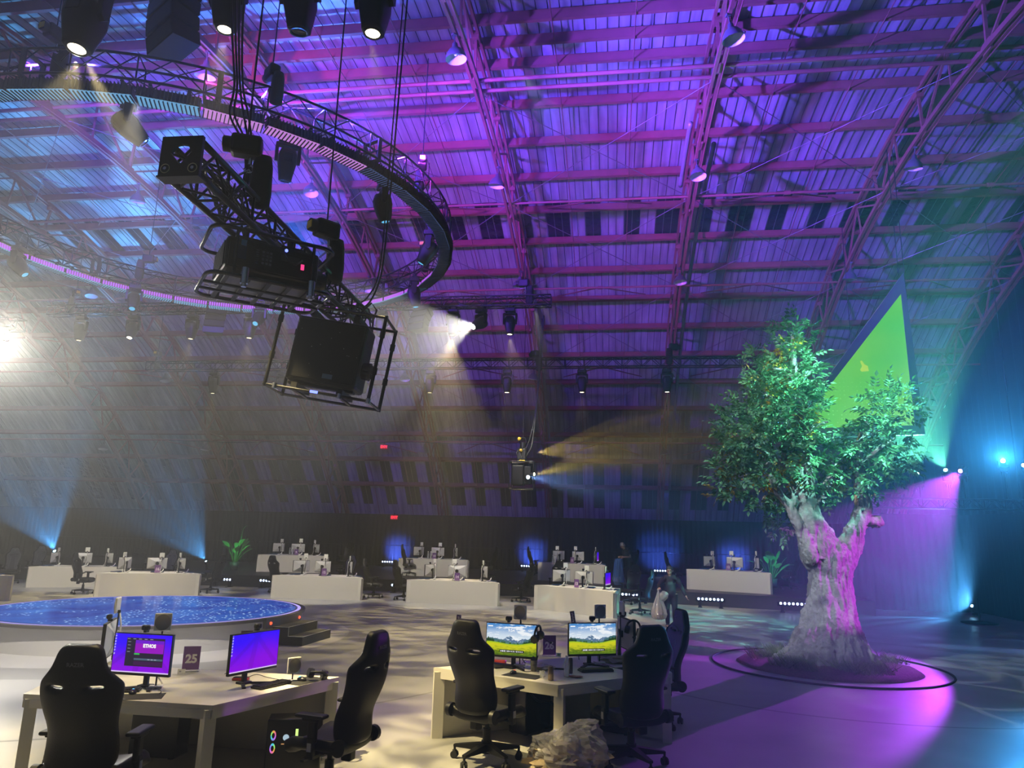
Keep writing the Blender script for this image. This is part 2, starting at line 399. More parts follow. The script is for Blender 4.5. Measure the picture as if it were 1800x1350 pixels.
# ================================================================== rigging: ring truss, battens, moving heads, hoists, projectors
RC = V((-9.8, 15.1, 0)); RR = 5.87; RZ = 9.25
E_WARM = emat('warm_white_lens', (1.0, 0.86, 0.55), 9); E_WARMLOW = emat('warm_lens_dim', (1.0, 0.85, 0.5), 3.0)
E_BLUE = emat('blue_lens', (0.25, 0.65, 1.0), 40); E_CYAN = emat('cyan_lens_dim', (0.12, 0.5, 0.8), 1.2); E_MAG = emat('magenta_lens', (0.9, 0.25, 1.0), 25)
E_GRN = emat('green_lens', (0.45, 1.0, 0.75), 25); E_WHITE = emat('white_hot_lens', (1.0, 0.97, 0.85), 60); E_BLUEHOT = emat('blue_hot_lens', (0.45, 0.9, 1.0), 220)
MAT['lensoff'] = mat('dark_lens_glass', (0.02, 0.03, 0.04), 0.08)
E_CELLS = [emat('pink_led_cell', (0.9, 0.28, 0.95), 2.6), emat('violet_led_cell', (0.55, 0.12, 0.95), 1.0)]
E_UND = [emat('cyan_led_window', (0.16, 0.42, 0.70), 0.85), emat('pink_led_window', (0.62, 0.25, 0.75), 0.9), emat('slate_led_window', (0.05, 0.08, 0.20), 0.9)]

def truss_parts(root, path, w, h, step, closed=False, m='blackmetal', rc=0.024, rd=0.012, zoff=0.0):
    # path: function t in [0,n] -> (point, sideways unit vector); chords left/right, top/bottom
    n = step; P = [path(i) for i in range(n if closed else n+1)]
    K = {}
    for sx in (-1, 1):
        for sz in (0, 1):
            pts = [p + s*(sx*w/2) + V((0, 0, zoff+h*sz)) for p, s in P]; K[sx, sz] = pts
            MB().tube(pts, rc, 8, closed=closed).build('chord', m, root)
    b = MB(); N = len(P)
    for i in range(N):
        if i % 2 == 0:
            for sx in (-1, 1): b.cyl(K[sx, 0][i], K[sx, 1][i], rd*1.2, n=6)
            for sz in (0, 1): b.cyl(K[-1, sz][i], K[1, sz][i], rd, n=6)
        j = i+1
        if j >= N:
            if not closed: break
            j = 0
        for sx in (-1, 1): b.cyl(K[sx, i % 2][i], K[sx, (i+1) % 2][j], rd, n=6)
        b.cyl(K[-1 if i % 2 else 1, 0][i], K[1 if i % 2 else -1, 0][j], rd, n=6)
        b.cyl(K[-1 if i % 2 else 1, 1][i], K[1 if i % 2 else -1, 1][j], rd, n=6)
    b.build('lattice', m, root)
# ---- ring truss
t = thing('ring_truss', 'large black circular lighting truss hung over the round blue stage', 'lighting truss', tuple(RC+V((0, 0, RZ))))
def ringp(i, n=72, R=RR-0.1):
    a = 2*pi*i/n; return V((R*cos(a), R*sin(a), 0)), V((cos(a), sin(a), 0))
truss_parts(t, ringp, 0.42, 0.46, 72, True, zoff=0.22)
for i in range(12):
    b = MB(); a = 2*pi*i/12+0.04; p = V(((RR-0.1)*cos(a), (RR-0.1)*sin(a), 0.45)); R = M4.Rotation(a, 3, 'Z')
    for s in (-0.21, 0.21): b.box(p+R @ V((s, 0, 0)), (0.03, 0.09, 0.5), R)
    for s in (0.2, -0.26): b.box(p+V((0, 0, s)), (0.44, 0.09, 0.03), R)
    b.build('joint_plate', 'blackmetal', t)
# ---- LED battens all the way round the ring
def make_batten():
    t = thing('led_batten', '', 'light', group='finned LED battens round the ring truss')
    b = MB(); b.box((0, 0, 0.02), (0.98, 0.17, 0.15), bv=0.015)
    for i in range(17): b.box((-0.47+i*0.0587, -0.115, 0.02), (0.012, 0.10, 0.17))
    b.box((0, -0.02, 0.11), (1.0, 0.09, 0.03)); b.build('housing', 'black', t)
    b = MB()
    for i in range(14): b.box((-0.442+i*0.068, 0.096, 0.035), (0.048, 0.025, 0.12), bv=0.008)
    b.build('led_cells', E_CELLS[0], t)
    b = MB(); b.box((0, 0.05, -0.07), (0.96, 0.27, 0.02)); b.build('window', E_UND[0], t)
    b = MB()
    for i in range(15): b.box((-0.475+i*0.0678, 0.05, -0.088), (0.018, 0.27, 0.02))
    b.build('window_bars', 'black', t)
    for s in (-0.3, 0.3): b = MB(); b.box((s, 0, 0.165), (0.05, 0.06, 0.10)); b.cyl((s, -0.06, 0.2), (s, 0.06, 0.2), 0.03, n=8); b.build('clamp', 'blackmetal', t)
    return t
bat = freeze(make_batten()); first = True
where = ['over the front of the stage', 'over the right of the stage', 'over the back of the stage', 'over the left of the stage']
for i in range(36):
    a = 2*pi*(i+0.5)/36; p = RC + V((RR*cos(a), RR*sin(a), RZ)); rz = a+pi/2
    o = bat if first else copy_tree(bat); first = False
    o.location = p; o.rotation_euler = (0, 0, rz)
    ca = cos(a-rad(30))                                    # azimuth as seen from the floor in front
    deg = math.degrees(a) % 360
    if 225 <= deg < 300: u, lab = 0, 'black finned LED batten with a pale cyan underside, near arc of the ring'
    elif 300 <= deg < 330: u, lab = 1, 'black finned LED batten with a pink underside, near arc of the ring'
    elif deg >= 330 or deg < 45: u, lab = 2, 'dark finned LED batten with a slate blue underside, right end of the ring'
    else: u, lab = 0, 'finned LED batten showing its row of glowing pink cells, far arc of the ring'
    o['label'] = lab; setmat(child(o, 'window'), E_UND[u])
    if u == 2 or 225 <= deg: setmat(child(o, 'led_cells'), E_CELLS[1] if u == 2 else E_CELLS[0])
# ---- moving heads
def sq_loft(b, secs, n=20, pw=4.0):                        # loft of rounded squares along z: (half x, half y, z)
    vs = []
    for hx, hy, z in secs:
        for j in range(n):
            t = 2*pi*j/n; c, s = cos(t), sin(t); vs.append((hx*math.copysign(abs(c)**(2/pw), c), hy*math.copysign(abs(s)**(2/pw), s), z))
    k = len(secs); fs = [(i*n+j, i*n+(j+1) % n, (i+1)*n+(j+1) % n, (i+1)*n+j) for i in range(k-1) for j in range(n)]
    fs += [tuple(range(n-1, -1, -1)), tuple((k-1)*n+j for j in range(n))]; b.add(vs, fs, True)
def make_head():
    t = thing('moving_head_light', '', 'stage light')
    b = MB(); b.box((0, 0, -0.085), (0.34, 0.26, 0.13), bv=0.03)
    b.build('base', 'black', t)
    for s in (-0.11, 0.11): b = MB(); b.box((s, 0, 0.0), (0.06, 0.07, 0.08)); b.tube([V((s, 0.045*cos(q), 0.06+0.045*sin(q))) for q in [i*pi/5 for i in range(10)]], 0.012, 6, closed=True); b.build('clamp', 'blackmetal', t)
    b = MB(); b.cyl((0, 0, -0.15), (0, 0, -0.19), 0.1, n=16); b.box((0, 0, -0.205), (0.44, 0.15, 0.05), bv=0.02)
    for s in (-1, 1): b.add([(s*0.225, y, z) for y, z in ((-0.075, -0.2), (0.075, -0.2), (0.055, -0.5), (0.0, -0.545), (-0.055, -0.5))]+[(s*0.17, y, z) for y, z in ((-0.075, -0.2), (0.075, -0.2), (0.055, -0.5), (0.0, -0.545), (-0.055, -0.5))],
              [(0, 1, 2, 3, 4), (9, 8, 7, 6, 5)]+[(i, i+5, (i+1) % 5+5, (i+1) % 5) for i in range(5)])
    b.build('yoke', 'black', t)
    b = MB(); sq_loft(b, [(0.07, 0.09, 0.20), (0.135, 0.15, 0.17), (0.165, 0.18, 0.08), (0.165, 0.18, -0.06), (0.14, 0.155, -0.20), (0.118, 0.125, -0.33), (0.112, 0.115, -0.38), (0.10, 0.10, -0.385)])
    b.box((0, -0.17, 0.02), (0.16, 0.03, 0.16), bv=0.01); b.box((0, 0.17, 0.02), (0.16, 0.03, 0.16), bv=0.01)
    h = b.build('head', 'black', t, loc=(0, 0, -0.48))
    b = MB(); b.lathe([(0.0, -0.392), (0.05, -0.393), (0.082, -0.388)], 20); b.build('lens', E_WARM, h)
    b = MB(); b.lathe([(0.083, -0.38), (0.083, -0.40), (0.106, -0.40), (0.108, -0.38)], 20); b.build('lens_ring', 'blackmetal', h)
    return t
HEAD = freeze(make_head()); HEAD_USED = [False]
def head(loc, label, target=None, lens=E_WARM, scale=1.0, group=None, floor=False, rz=0.0):
    o = HEAD if not HEAD_USED[0] else copy_tree(HEAD); HEAD_USED[0] = True
    o['label'] = label; o.location = loc; o.scale = (scale,)*3
    if group: o['group'] = group
    h = child(o, 'head'); setmat(child(h, 'lens'), lens); loc = V(loc)
    piv = loc + V((0, 0, 0.48*scale if floor else -0.48*scale)); d = (V(target)-piv) if target is not None else V((0.001, 0, 1.0 if floor else -1.0))
    hy = hypot(d.x, d.y)
    if hy < 0.05 and not floor: o.rotation_euler = (0, 0, rz); h.rotation_euler = (0, 0, 0); return o, piv
    if floor: o.rotation_euler = (pi, 0, atan2(d.x, -d.y)); h.rotation_euler = (atan2(hy, d.z), 0, 0)
    else: o.rotation_euler = (0, 0, atan2(-d.x, d.y)); h.rotation_euler = (atan2(hy, -d.z), 0, 0)
    return o, piv
LAMPS = {}
ringlab = {215: 'leftmost, above the near-left arc', 262: 'above the near arc, body slanting down to the right', 318: 'above the black projector truss', 352: 'at the end arc near the roof truss',
           28: 'at the bend of the ring, aimed at the stage', 62: 'where the ring passes behind the projectors', 100: 'on the far arc with bright clamps', 140: 'on the far arc, seen side on'}
RINGHEADS = [((203, 150), (0.5, 17, 0), 'black moving head slanting to the right under the near arc of the ring truss', 'lensoff'),
 ((540, 218), (-7, 13, 0), 'black moving head straight under the ring truss, right of the near hoist', 'lensoff'),
 ((690, 330), (-3, 14, 0), 'black moving head slanting right beneath the ring truss near its right end', E_CYAN),
 ((732, 418), (-9, 15, 0), 'black moving head slanting left inside the right end of the ring truss', E_CYAN),
 ((690, 490), (-4, 19, 0), 'black moving head at the back of the ring truss, aimed right with a pale beam', E_CYAN),
 ((440, 520), (-10, 12, 0), 'moving head behind the large projector, glowing cyan lens', E_CYAN),
 ((262, 492), (-11, 14, 0), 'black moving head with bright pink clamps on the far arc of the ring truss', E_CYAN),
 ((82, 440), (-8, 17, 0), 'black moving head side-on against the pink cells, far left arc of the ring', E_CYAN)]
for (px, tg, lab, ln) in RINGHEADS:
    p = az(px[0], px[1], RZ-0.05); d = (p-RC); d.z = 0; d = d.normalized()*(RR-0.32); p = RC+d; p.z = RZ+0.12
    head(p, lab, tg, ln, 1.0, 'moving heads on the ring truss')
# nearest heads on a truss just above the frame
tn = thing('straight_truss', 'black box truss across the top left, carrying the nearest moving heads', 'lighting truss', (-7.2, 6.55, 9.62), 0.13)
truss_parts(tn, lambda i: (V((i*0.28, 0, 0)), V((0, 1, 0))), 0.4, 0.4, 22)
for (px, Y, tg, lab, sc, ln) in [((140, 92), 6.4, (-6.0, 5.6, 0), 'big black moving head with a lit warm lens, leftmost at the top edge', 1.15, E_WARM),
     ((395, 53), 6.9, None, 'big black moving head with a lit lens beside the top speaker array', 1.0, E_WARM),
     ((522, 52), 7.1, (-3.8, 8.3, 0), 'big black moving head turned away, between the two lit ones at the top edge', 1.1, 'lensoff'),
     ((655, 60), 7.3, None, 'big black moving head with a lit warm lens, rightmost at the top edge', 1.1, E_WARM)]:
    p = ay(px[0], px[1], Y); p.z += 0.88*sc
    o, pv = head(p, lab, tg, ln, sc, 'moving heads on the nearest truss'); MB().cyl((0, 0, 0.05), (0, 0, (9.62-p.z)/sc), 0.025, n=8).build('drop_pipe', 'blackmetal', o)
# ---- the two straight trusses behind the ring
t1 = thing('straight_truss', 'long black box truss with a row of moving heads, behind the ring truss', 'lighting truss', (-19.42, 21.42, 9.41))
truss_parts(t1, lambda i: (V((i*0.352, 0, 0)), V((0, 1, 0))), 0.32, 0.32, 50)
t2 = thing('straight_truss', 'long dark box truss reaching to the tree, lowest and farthest of the straight trusses', 'lighting truss', (-18.7, 26.0, 8.5))
truss_parts(t2, lambda i: (V((i*0.355, 0, 0)), V((0, 1, 0))), 0.32, 0.34, 68)
t3 = thing('straight_truss', 'short end of a dark box truss at the left edge, under the ring', 'lighting truss', tuple(ay(36, 580, 17.0)-V((3.4, 0, 0))))
truss_parts(t3, lambda i: (V((i*0.34, 0, 0)), V((0, 1, 0))), 0.32, 0.32, 10)
names1 = ['first', 'second', 'third', 'fourth']
T1H = [(147, None, 'leftmost moving head under the truss behind the ring', E_WARMLOW), (238, (-15.5, 18, 0), 'second moving head from the left under the truss behind the ring', E_WARM),
       (341, None, 'third moving head from the left under the truss behind the ring', E_WARMLOW), (443, None, 'moving head under the truss, below the large projector', E_WARMLOW),
       (672, None, 'dim moving head just right of the hanging portrait projector', 'lensoff'), (797, None, 'moving head straight down, left of the one throwing the white beam', E_WARMLOW),
       (846, (-9.0, 14.5, 3.5), 'moving head throwing a wide white beam down to the left', E_WHITE), (897, None, 'rightmost moving head under the truss behind the ring', E_WARM)]
for (px, tg, lab, ln) in T1H:
    p = ay(px, 545, 21.42); p.z = 9.36; o, piv = head(p, lab, tg, ln, 1.0, 'moving heads on the truss behind the ring'); LAMPS['t1', px] = piv
T2H = [(378, 'farthest-left moving head under the lowest truss', E_WARMLOW), (497, 'moving head under the lowest truss, left of the portrait projector', 'lensoff'), (640, 'faint moving head under the lowest truss, at the portrait projector', 'lensoff'), (757, 'moving head in the white beam, under the lowest truss', E_WARMLOW),
       (892, 'moving head under the lowest truss, above the hanging lamp cluster', E_WARM), (1023, 'moving head with a small golden beam, right of the cable drop', E_WARM), (1172, 'moving head with a small golden beam beside the right roof truss', E_WARM), (1325, 'moving head at the end of the lowest truss, half behind the tree', 'lensoff')]
for (px, lab, ln) in T2H:
    p = ay(px, 655, 26.0); p.z = 8.42; o, piv = head(p, lab, None, ln, 1.0, 'moving heads on the lowest straight truss'); LAMPS['t2', px] = piv
p = ay(5, 560, 17.0); head(p, 'black moving head at the left edge in the white glare', (-6, 13, 4.2), E_WHITE, 1.0); LAMPS['left'] = p
# ---- speaker arrays
def speaker_array(loc, label, n, rz, sc=1.0, curve=7.0, tilt0=0.0):
    t = thing('line_array_speaker', label, 'speaker', loc, rz, 'hanging speaker arrays'); a = tilt0; p = V((0, 0, 0))
    MB().box((0, 0.02, 0.05), (0.5, 0.4, 0.05)).build('bumper_frame', 'blackmetal', t)
    for i in range(n):
        R = M4.Rotation(rad(a), 3, 'X'); h = 0.235
        b = MB(); w0, w1 = 0.36, 0.26
        vs = [V((s*w, y, -z)) for s in (-1, 1) for (w, y, z) in ((w0, 0.22, 0.0), (w1, -0.2, 0.03), (w1, -0.2, h-0.03), (w0, 0.22, h-0.008))]
        b.add([R @ q+p for q in vs], [(0, 1, 2, 3), (7, 6, 5, 4), (0, 4, 5, 1), (1, 5, 6, 2), (2, 6, 7, 3), (3, 7, 4, 0)])
        c = b.build('cabinet', 'black', t)
        b = MB(); b.add([R @ V((s*0.335, 0.2235, -z))+p for s, z in ((-1, 0.02), (1, 0.02), (1, h-0.03), (-1, h-0.03))], [(0, 1, 2, 3)])
        b.build('grille', 'blackmetal', c)
        p = p + R @ V((0, 0, -h)); a -= curve
    t.scale = (sc,)*3; return t
p = ay(322, 4, 7.6); speaker_array(p+V((0, 0, 0.42)), 'black curved speaker array hanging at the top edge beside the lit moving heads', 5, 2.6, 1.0, 6, 12)
for px, rz, lab in ((383, 3.5, 'small grey speaker array under the truss, between two moving heads'), (748, 2.7, 'small grey speaker array under the truss, left of the white beam')):
    p = ay(px, 552, 21.3); speaker_array((p.x, 21.3, 9.29), lab, 4, rz, 0.9, 10, 35)
# ---- chain hoists
def make_hoist():
    t = thing('chain_hoist', '', 'chain hoist', group='chain hoists holding the rig')
    b = MB(); b.box((0, 0, 0.0), (0.34, 0.2, 0.24), bv=0.04); b.cyl((-0.17, 0, 0), (-0.25, 0, 0), 0.09, n=14); b.build('motor_body', 'black', t)
    MB().box((-0.255, 0, 0), (0.012, 0.12, 0.10), bv=0.005).build('end_cover', 'yellowtag', t)
    b = MB(); b.cyl((0.05, 0, -0.12), (0.05, 0, -0.22), 0.02, n=8); b.tube([V((0.05+0.05*sin(q), 0, -0.27+0.05*cos(q))) for q in [0.2+i*0.5 for i in range(10)]], 0.014, 6)
    for s in (-1, 1): b.cyl((0.05, 0, -0.28), (0.05+0.2*s, 0.1*s, -0.5), 0.012, n=6)
    b.build('hook', 'chrome', t)
    b = MB(); sq_loft(b.at((0.19, 0.05, -0.1)), [(0.09, 0.08, 0.02), (0.11, 0.10, -0.1), (0.12, 0.11, -0.4), (0.11, 0.1, -0.56), (0.05, 0.05, -0.6)], pw=3); b.build('chain_bag', 'rubber', t)
    return t
HO = freeze(make_hoist()); hu = [False]
def hoist(loc, label, rz=0.0, top=13.0, sc=1.0):
    o = HO if not hu[0] else copy_tree(HO); hu[0] = True; o.location = loc; o.rotation_euler = (0, 0, rz); o['label'] = label; o.scale = (sc,)*3
    b = MB(); b.cyl((0, 0, 0.12), (0, 0, (top-loc[2])/sc), 0.012, n=5)
    b.build('chain', 'blackmetal', o)
    return o
for px, z, lab in (((78, 40), 10.35, 'chain hoist with a yellow end on the near arc of the ring, top left corner'), ((497, 92), 10.35, 'chain hoist lit violet above the near arc of the ring truss'),
                   ((752, 285), 10.35, 'chain hoist with a red glint above the right end of the ring truss'), ((712, 425), 10.35, 'chain hoist with a yellow cover over the far right of the ring'), ((284, 432), 10.35, 'pink-lit chain hoist over the far arc of the ring truss')):
    p = az(px[0], px[1], z); d = p-RC; d.z = 0; d = d.normalized()*(RR-0.1); p = RC+d; p.z = z; hoist(tuple(p), lab, 0.6+px[0]*0.01)
for px, py, Y, lab in ((134, 516, 21.42, 'chain hoist standing on the left end of the truss behind the ring'), (921, 498, 21.42, 'chain hoist on the right end of the truss behind the ring'), (278, 622, 26, 'chain hoist on the left end of the lowest truss'),
                       (940, 622, 26, 'chain hoist on the lowest truss beside the cable drop'), (1184, 610, 26, 'chain hoist on the lowest truss at the right roof truss')):
    p = ay(px, py, Y); hoist(tuple(p), lab, 0.3*px, 12.0 if Y < 25 else 11.3)
# ---- black projector truss with its two projectors
PTX, PTZ = -3.23, 5.0
t = thing('projector_truss', 'black box truss with an open end plate, carrying two projectors', 'lighting truss', (PTX, 4.55, PTZ), 0.03)
truss_parts(t, lambda i: (V((0, i*0.225, 0)), V((1, 0, 0))), 0.27, 0.27, 20, rc=0.027, rd=0.012, zoff=-0.135, m='black')
b = MB(); o8 = [(-.165, -.165), (0, -.165), (.165, -.165), (.165, 0), (.165, .165), (0, .165), (-.165, .165), (-.165, 0)]
i8 = [(-.02, -.05), (.0, -.07), (.02, -.05), (.085, .03), (.05, .09), (0, .10), (-.05, .09), (-.085, .03)]
vs = [(x, -0.02, z) for x, z in o8]+[(x, -0.02, z) for x, z in i8]+[(x, 0.01, z) for x, z in o8]+[(x, 0.01, z) for x, z in i8]
fs = [(i, (i+1) % 8, 8+(i+1) % 8, 8+i) for i in range(8)]+[(16+(i+1) % 8, 16+i, 24+i, 24+(i+1) % 8) for i in range(8)]+[(i+8, (i+1) % 8+8, (i+1) % 8+24, i+24) for i in range(8)]+[((i+1) % 8, i, i+16, (i+1) % 8+16) for i in range(8)]
b.add(vs, fs); b.box((0, 0.03, -0.17), (0.34, 0.12, 0.012)); b.build('end_plate', 'black', t)
ypr = mat('pale_yellow_print', (0.6, 0.55, 0.3), 0.5)
for s in (-0.11, 0.11):
    b = MB(); b.tube([V((s+0.036*cos(q), -0.024, -0.105+0.036*sin(q))) for q in [i*2*pi/16 for i in range(16)]], 0.003, 5, closed=True); b.build('ring_mark', ypr, t)
    b = MB(); b.cyl((s, -0.03, -0.105), (s, -0.015, -0.105), 0.014, n=8); b.build('pin', 'chrome', t)
# loose cables on the truss
for i in range(7):
    random.seed(50+i); ph = random.uniform(0, 6); x0 = random.uniform(-0.12, 0.1); z0 = random.uniform(-0.05, 0.16)
    pts = [V((x0+0.05*sin(ph+j*0.8), 0.05+j*0.26, z0+0.05*sin(ph*2+j*1.3))) for j in range(16-i)]
    MB().tube(pts, 0.011, 6).build('cable', 'cable', t)
b = MB()
for j in range(5): b.tube([V((0.05+0.14*cos(q+j), 0.55+0.03*j+0.2*sin(q+j*0.4), 0.02+0.09*sin(2*q+j)-0.02*j)) for q in [i*2*pi/14 for i in range(14)]], 0.009, 5, closed=True)
b.build('cable_coil', 'cable', t)
sh = hoist(tuple(ay(434, 258, 5.5)), 'black chain hoist over the near half of the projector truss', 0.4, 12.5, 0.8)
sh2 = hoist(tuple(ay(574, 404, 7.3)), 'black chain hoist with a yellow cover over the far half of the projector truss', 0.9, 13.1, 0.85)
E_LEDB = emat('blue_indicator', (0.15, 0.2, 1.0), 3); E_LEDR = emat('red_indicator', (1.0, 0.05, 0.25), 1.2)
def rrect(hx, hy, r, z, n=5):
    pts = []
    for cx, cy, a0 in ((hx-r, hy-r, 0), (-hx+r, hy-r, 90), (-hx+r, -hy+r, 180), (hx-r, -hy+r, 270)):
        for i in range(n+1): a = rad(a0+90*i/n); pts.append(V((cx+r*cos(a), cy+r*sin(a), z)))
    return pts
MAT['undergrey'] = mat('grey_underside_panel', (0.20, 0.20, 0.24), 0.35)
MAT['glassblue'] = mat('dark_blue_display', (0.02, 0.03, 0.06), 0.2)
def projector_body(t, W, D, H, lens_side='x'):
    b = MB(); b.box((0, 0, 0), (W, D, H), bv=0.03); b.box((0, -D/2-0.004, -0.02), (W*0.94, 0.02, H*0.72), bv=0.006)
    for i in range(9): b.box((-W/2-0.004, -D*0.36+i*D*0.09, 0), (0.012, D*0.05, H*0.75))
    body = b.build('body', 'black', t)
    b = MB()
    for i in range(3):
        for j in range(4): b.box((-W*0.12+i*0.032, -D/2-0.018, -0.06+j*0.034), (0.019, 0.006, 0.02))
    for j in range(7): b.box((-W*0.18, -D/2-0.018, -0.07+j*0.02), (0.022, 0.006, 0.007))
    b.build('port_panel', mat('grey_connectors', (0.16, 0.16, 0.18), 0.4), body)
    MB().box((-W*0.36, -D/2-0.017, 0.0), (W*0.13, 0.006, H*0.42)).build('display', 'glassblue', body)
    MB().box((-W*0.33, -D/2-0.019, H*0.31), (0.045, 0.006, 0.05)).build('sticker', mat('pale_blue_label', (0.35, 0.5, 0.75), 0.6), body)
    b = MB(); b.box((W*0.17, -D/2-0.02, 0.03), (0.16, 0.008, 0.05)); b.tube([(W*0.1, -D/2-0.03, 0.06), (W*0.14, -D/2-0.08, -0.02), (W*0.22, -D/2-0.07, -0.03), (W*0.3, -D/2-0.03, 0.04)], 0.008, 6)
    b.build('cable_loom', 'cable', body)
    MB().box((W*0.31, -D/2-0.02, -0.02), (0.028, 0.01, 0.05)).build('lamp_red', E_LEDR, body)
    MB().ball((W*0.12, -D/2-0.018, H*0.36), 0.014).build('lamp_blue', E_LEDB, body)
    b = MB(); b.cyl((W/2-0.02, 0.02, 0.0), (W/2+0.1, 0.02, 0.0), 0.10, 0.115, n=20); b.cyl((W/2+0.1, 0.02, 0), (W/2+0.15, 0.02, 0), 0.085, n=20); b.build('lens', 'blackgloss', body)
    return body
def cage(t, hx, hy, zt, zb, posts=True):
    b = MB(); b.tube(rrect(hx, hy, 0.12, zt), 0.018, 8, closed=True); b.tube(rrect(hx, hy, 0.12, zb), 0.018, 8, closed=True)
    for sx in (-1, 1):
        for sy in (-1, 1): b.cyl((sx*hx*0.62, sy*hy, zb), (sx*hx*0.62, sy*hy, zt), 0.014, n=8)
    b.build('cage_rail', 'blackgloss', t)
    b = MB()
    for i in range(5): b.bar((-hx*0.7+i*hx*0.33, -hy, zb), (-hx*0.7+i*hx*0.33, hy, zb), 0.035, 0.02)
    b.bar((-hx, -hy*0.25, zb-0.012), (hx, -hy*0.25, zb-0.012), 0.03, 0.02); b.bar((-hx, hy*0.3, zb-0.012), (hx, hy*0.3, zb-0.012), 0.03, 0.02)
    b.build('cage_slats', 'black', t)
    for sx in (-0.45, 0.62):
        b = MB(); z = zb-0.06; b.cyl((sx*hx, -hy, z), (sx*hx, -hy, z+0.14), 0.034, n=12); b.cyl((sx*hx, -hy, z-0.03), (sx*hx, -hy, z), 0.022, n=10); b.build('clamp', 'chrome', t)
pr = thing('projector', 'black projector lying in a round-cornered tube cage under the projector truss', 'projector', (-3.12, 5.78, 4.56), rad(40))
projector_body(pr, 0.80, 0.60, 0.29); cage(pr, 0.53, 0.36, 0.19, -0.23)
b = MB(); b.box((0.03, 0.0, -0.185), (0.74, 0.46, 0.03)); b.build('underside', 'undergrey', pr)
b = MB(); b.cyl((-0.2, 0, 0.15), (-0.2, 0, 0.36), 0.03, n=10); b.cyl((0.2, 0, 0.15), (0.2, 0, 0.36), 0.03, n=10); b.box((-0.2, 0, 0.22), (0.2, 0.2, 0.03)); b.box((0.2, 0, 0.22), (0.2, 0.2, 0.03)); b.build('hanger', 'black', pr)
p2 = thing('projector', 'black projector on its side in a square tube frame, tilted, far end of its truss', 'projector', (-3.33, 8.0, 4.32), rot=(0, rad(8.5), rad(6)))
b = MB(); b.box((-0.02, 0, 0), (0.86, 0.42, 0.80), bv=0.04); b.box((-0.02, -0.212, 0), (0.80, 0.02, 0.72), bv=0.008); body = b.build('body', 'black', p2)
b = MB(); b.cyl((0.40, -0.03, -0.13), (0.50, -0.03, -0.13), 0.10, 0.11, n=20); b.cyl((0.5, -0.03, -0.13), (0.52, -0.03, -0.13), 0.085, n=20); b.build('lens', 'blackgloss', body)
MB().box((0.06, -0.228, -0.30), (0.12, 0.006, 0.055)).build('sticker', mat('blue_grey_label', (0.10, 0.16, 0.24), 0.6), body)
b = MB(); random.seed(3)
for i in range(14): b.ball((random.uniform(-0.38, 0.36), -0.224, random.uniform(-0.34, 0.34)), 0.006, 6, 4)
b.build('screw', 'chrome', body)
b = MB()
for sy in (-0.3, 0.3):
    for sz in (-0.52, 0.50): b.cyl((-0.64, sy, sz), (0.64, sy, sz), 0.018, n=8)
    for sx in (-0.62, 0.62):
        b.cyl((sx, sy, -0.54), (sx, sy, 0.52), 0.022, n=8)
        for z in (-0.2, 0.25): b.cyl((sx, sy, z), (sx, sy, z+0.08), 0.032, n=10)
for sz in (-0.52, 0.5):
    for sx in (-0.62, -0.3, 0.25, 0.62): b.cyl((sx, -0.3, sz), (sx, 0.3, sz), 0.018, n=8)
b.build('frame', 'blackgloss', p2)
b = MB()
for sx in (-0.3, 0.25): b.box((sx, 0, -0.46), (0.07, 0.5, 0.06)); b.box((sx, 0, 0.46), (0.07, 0.4, 0.07))
b.box((-0.02, -0.1, -0.425), (0.8, 0.1, 0.03)); b.build('bracket', 'black', p2)
for sx in (-0.5, 0.28, 0.62): b = MB(); b.cyl((sx, -0.3, -0.55), (sx, -0.3, -0.49), 0.03, n=10); b.build('clamp', 'chrome', p2)
MB().box((-0.02, -0.322, -0.52), (0.09, 0.01, 0.03)).build('indicator', E_LEDB, p2)
b = MB()
for i in range(4): b.tube([(-0.2+0.12*i, -0.02, 0.5), (-0.1+0.15*i, -0.1, 0.62+0.03*i), (0.1+0.1*i, 0.02, 0.66), (0.3, 0.1+0.05*i, 0.56)], 0.012, 6)
b.build('cable_loom', 'cable', p2)
# hanging power cables
def cable(label, pts, r=0.016, group=None):
    q = []; k = len(pts); P = [V(p) for p in pts]
    for i in range(k-1):                                    # catmull-rom
        p0, p1, p2_, p3 = P[max(i-1, 0)], P[i], P[i+1], P[min(i+2, k-1)]
        for j in range(6):
            u = j/6; q.append(0.5*((2*p1)+(p2_-p0)*u+(2*p0-5*p1+4*p2_-p3)*u*u+(3*p1-p0-3*p2_+p3)*u**3))
    q.append(P[-1]); o = MB().tube(q, r, 6).build('cable', 'cable'); tag(o, label, 'cable', group); return o
for i in range(4):
    dx = i*0.05; Y = 5.6
    cable('black power cables dropping past the top edge to the near hoist' , [ay(405+9*i, -60, Y), ay(408+6*i, 60, Y), ay(412+5*i, 150, Y), ay(404+12*i-4*(i % 2), 200, Y), ay(424+6*i, 245, Y-0.05), ay(432+3*i, 290, Y), ay(425+5*i, 330, Y)], 0.011, 'cables dropping to the near hoist')
cable('long black cable drop ending in a loop at the far end of the projector truss', [ay(722, -60, 8.6), ay(716, 0, 8.6), ay(700, 180, 8.6), ay(688, 320, 8.6), ay(676, 440, 8.6), ay(668, 490, 8.6), ay(652, 528, 8.55), ay(634, 545, 8.5)], 0.013)
cable('thinner cable beside the long drop at the projector truss', [ay(714, -60, 8.7), ay(708, 10, 8.7), ay(693, 190, 8.7), ay(682, 320, 8.7), ay(668, 470, 8.7), ay(648, 520, 8.6), ay(628, 535, 8.5)], 0.010)
cable('cable drop running down to the hanging lamp cluster', [ay(956, 555, 25.6), ay(951, 620, 25.4), ay(945, 700, 25.2), ay(938, 760, 25.1), ay(934, 785, 25), ay(926, 800, 25)], 0.03)
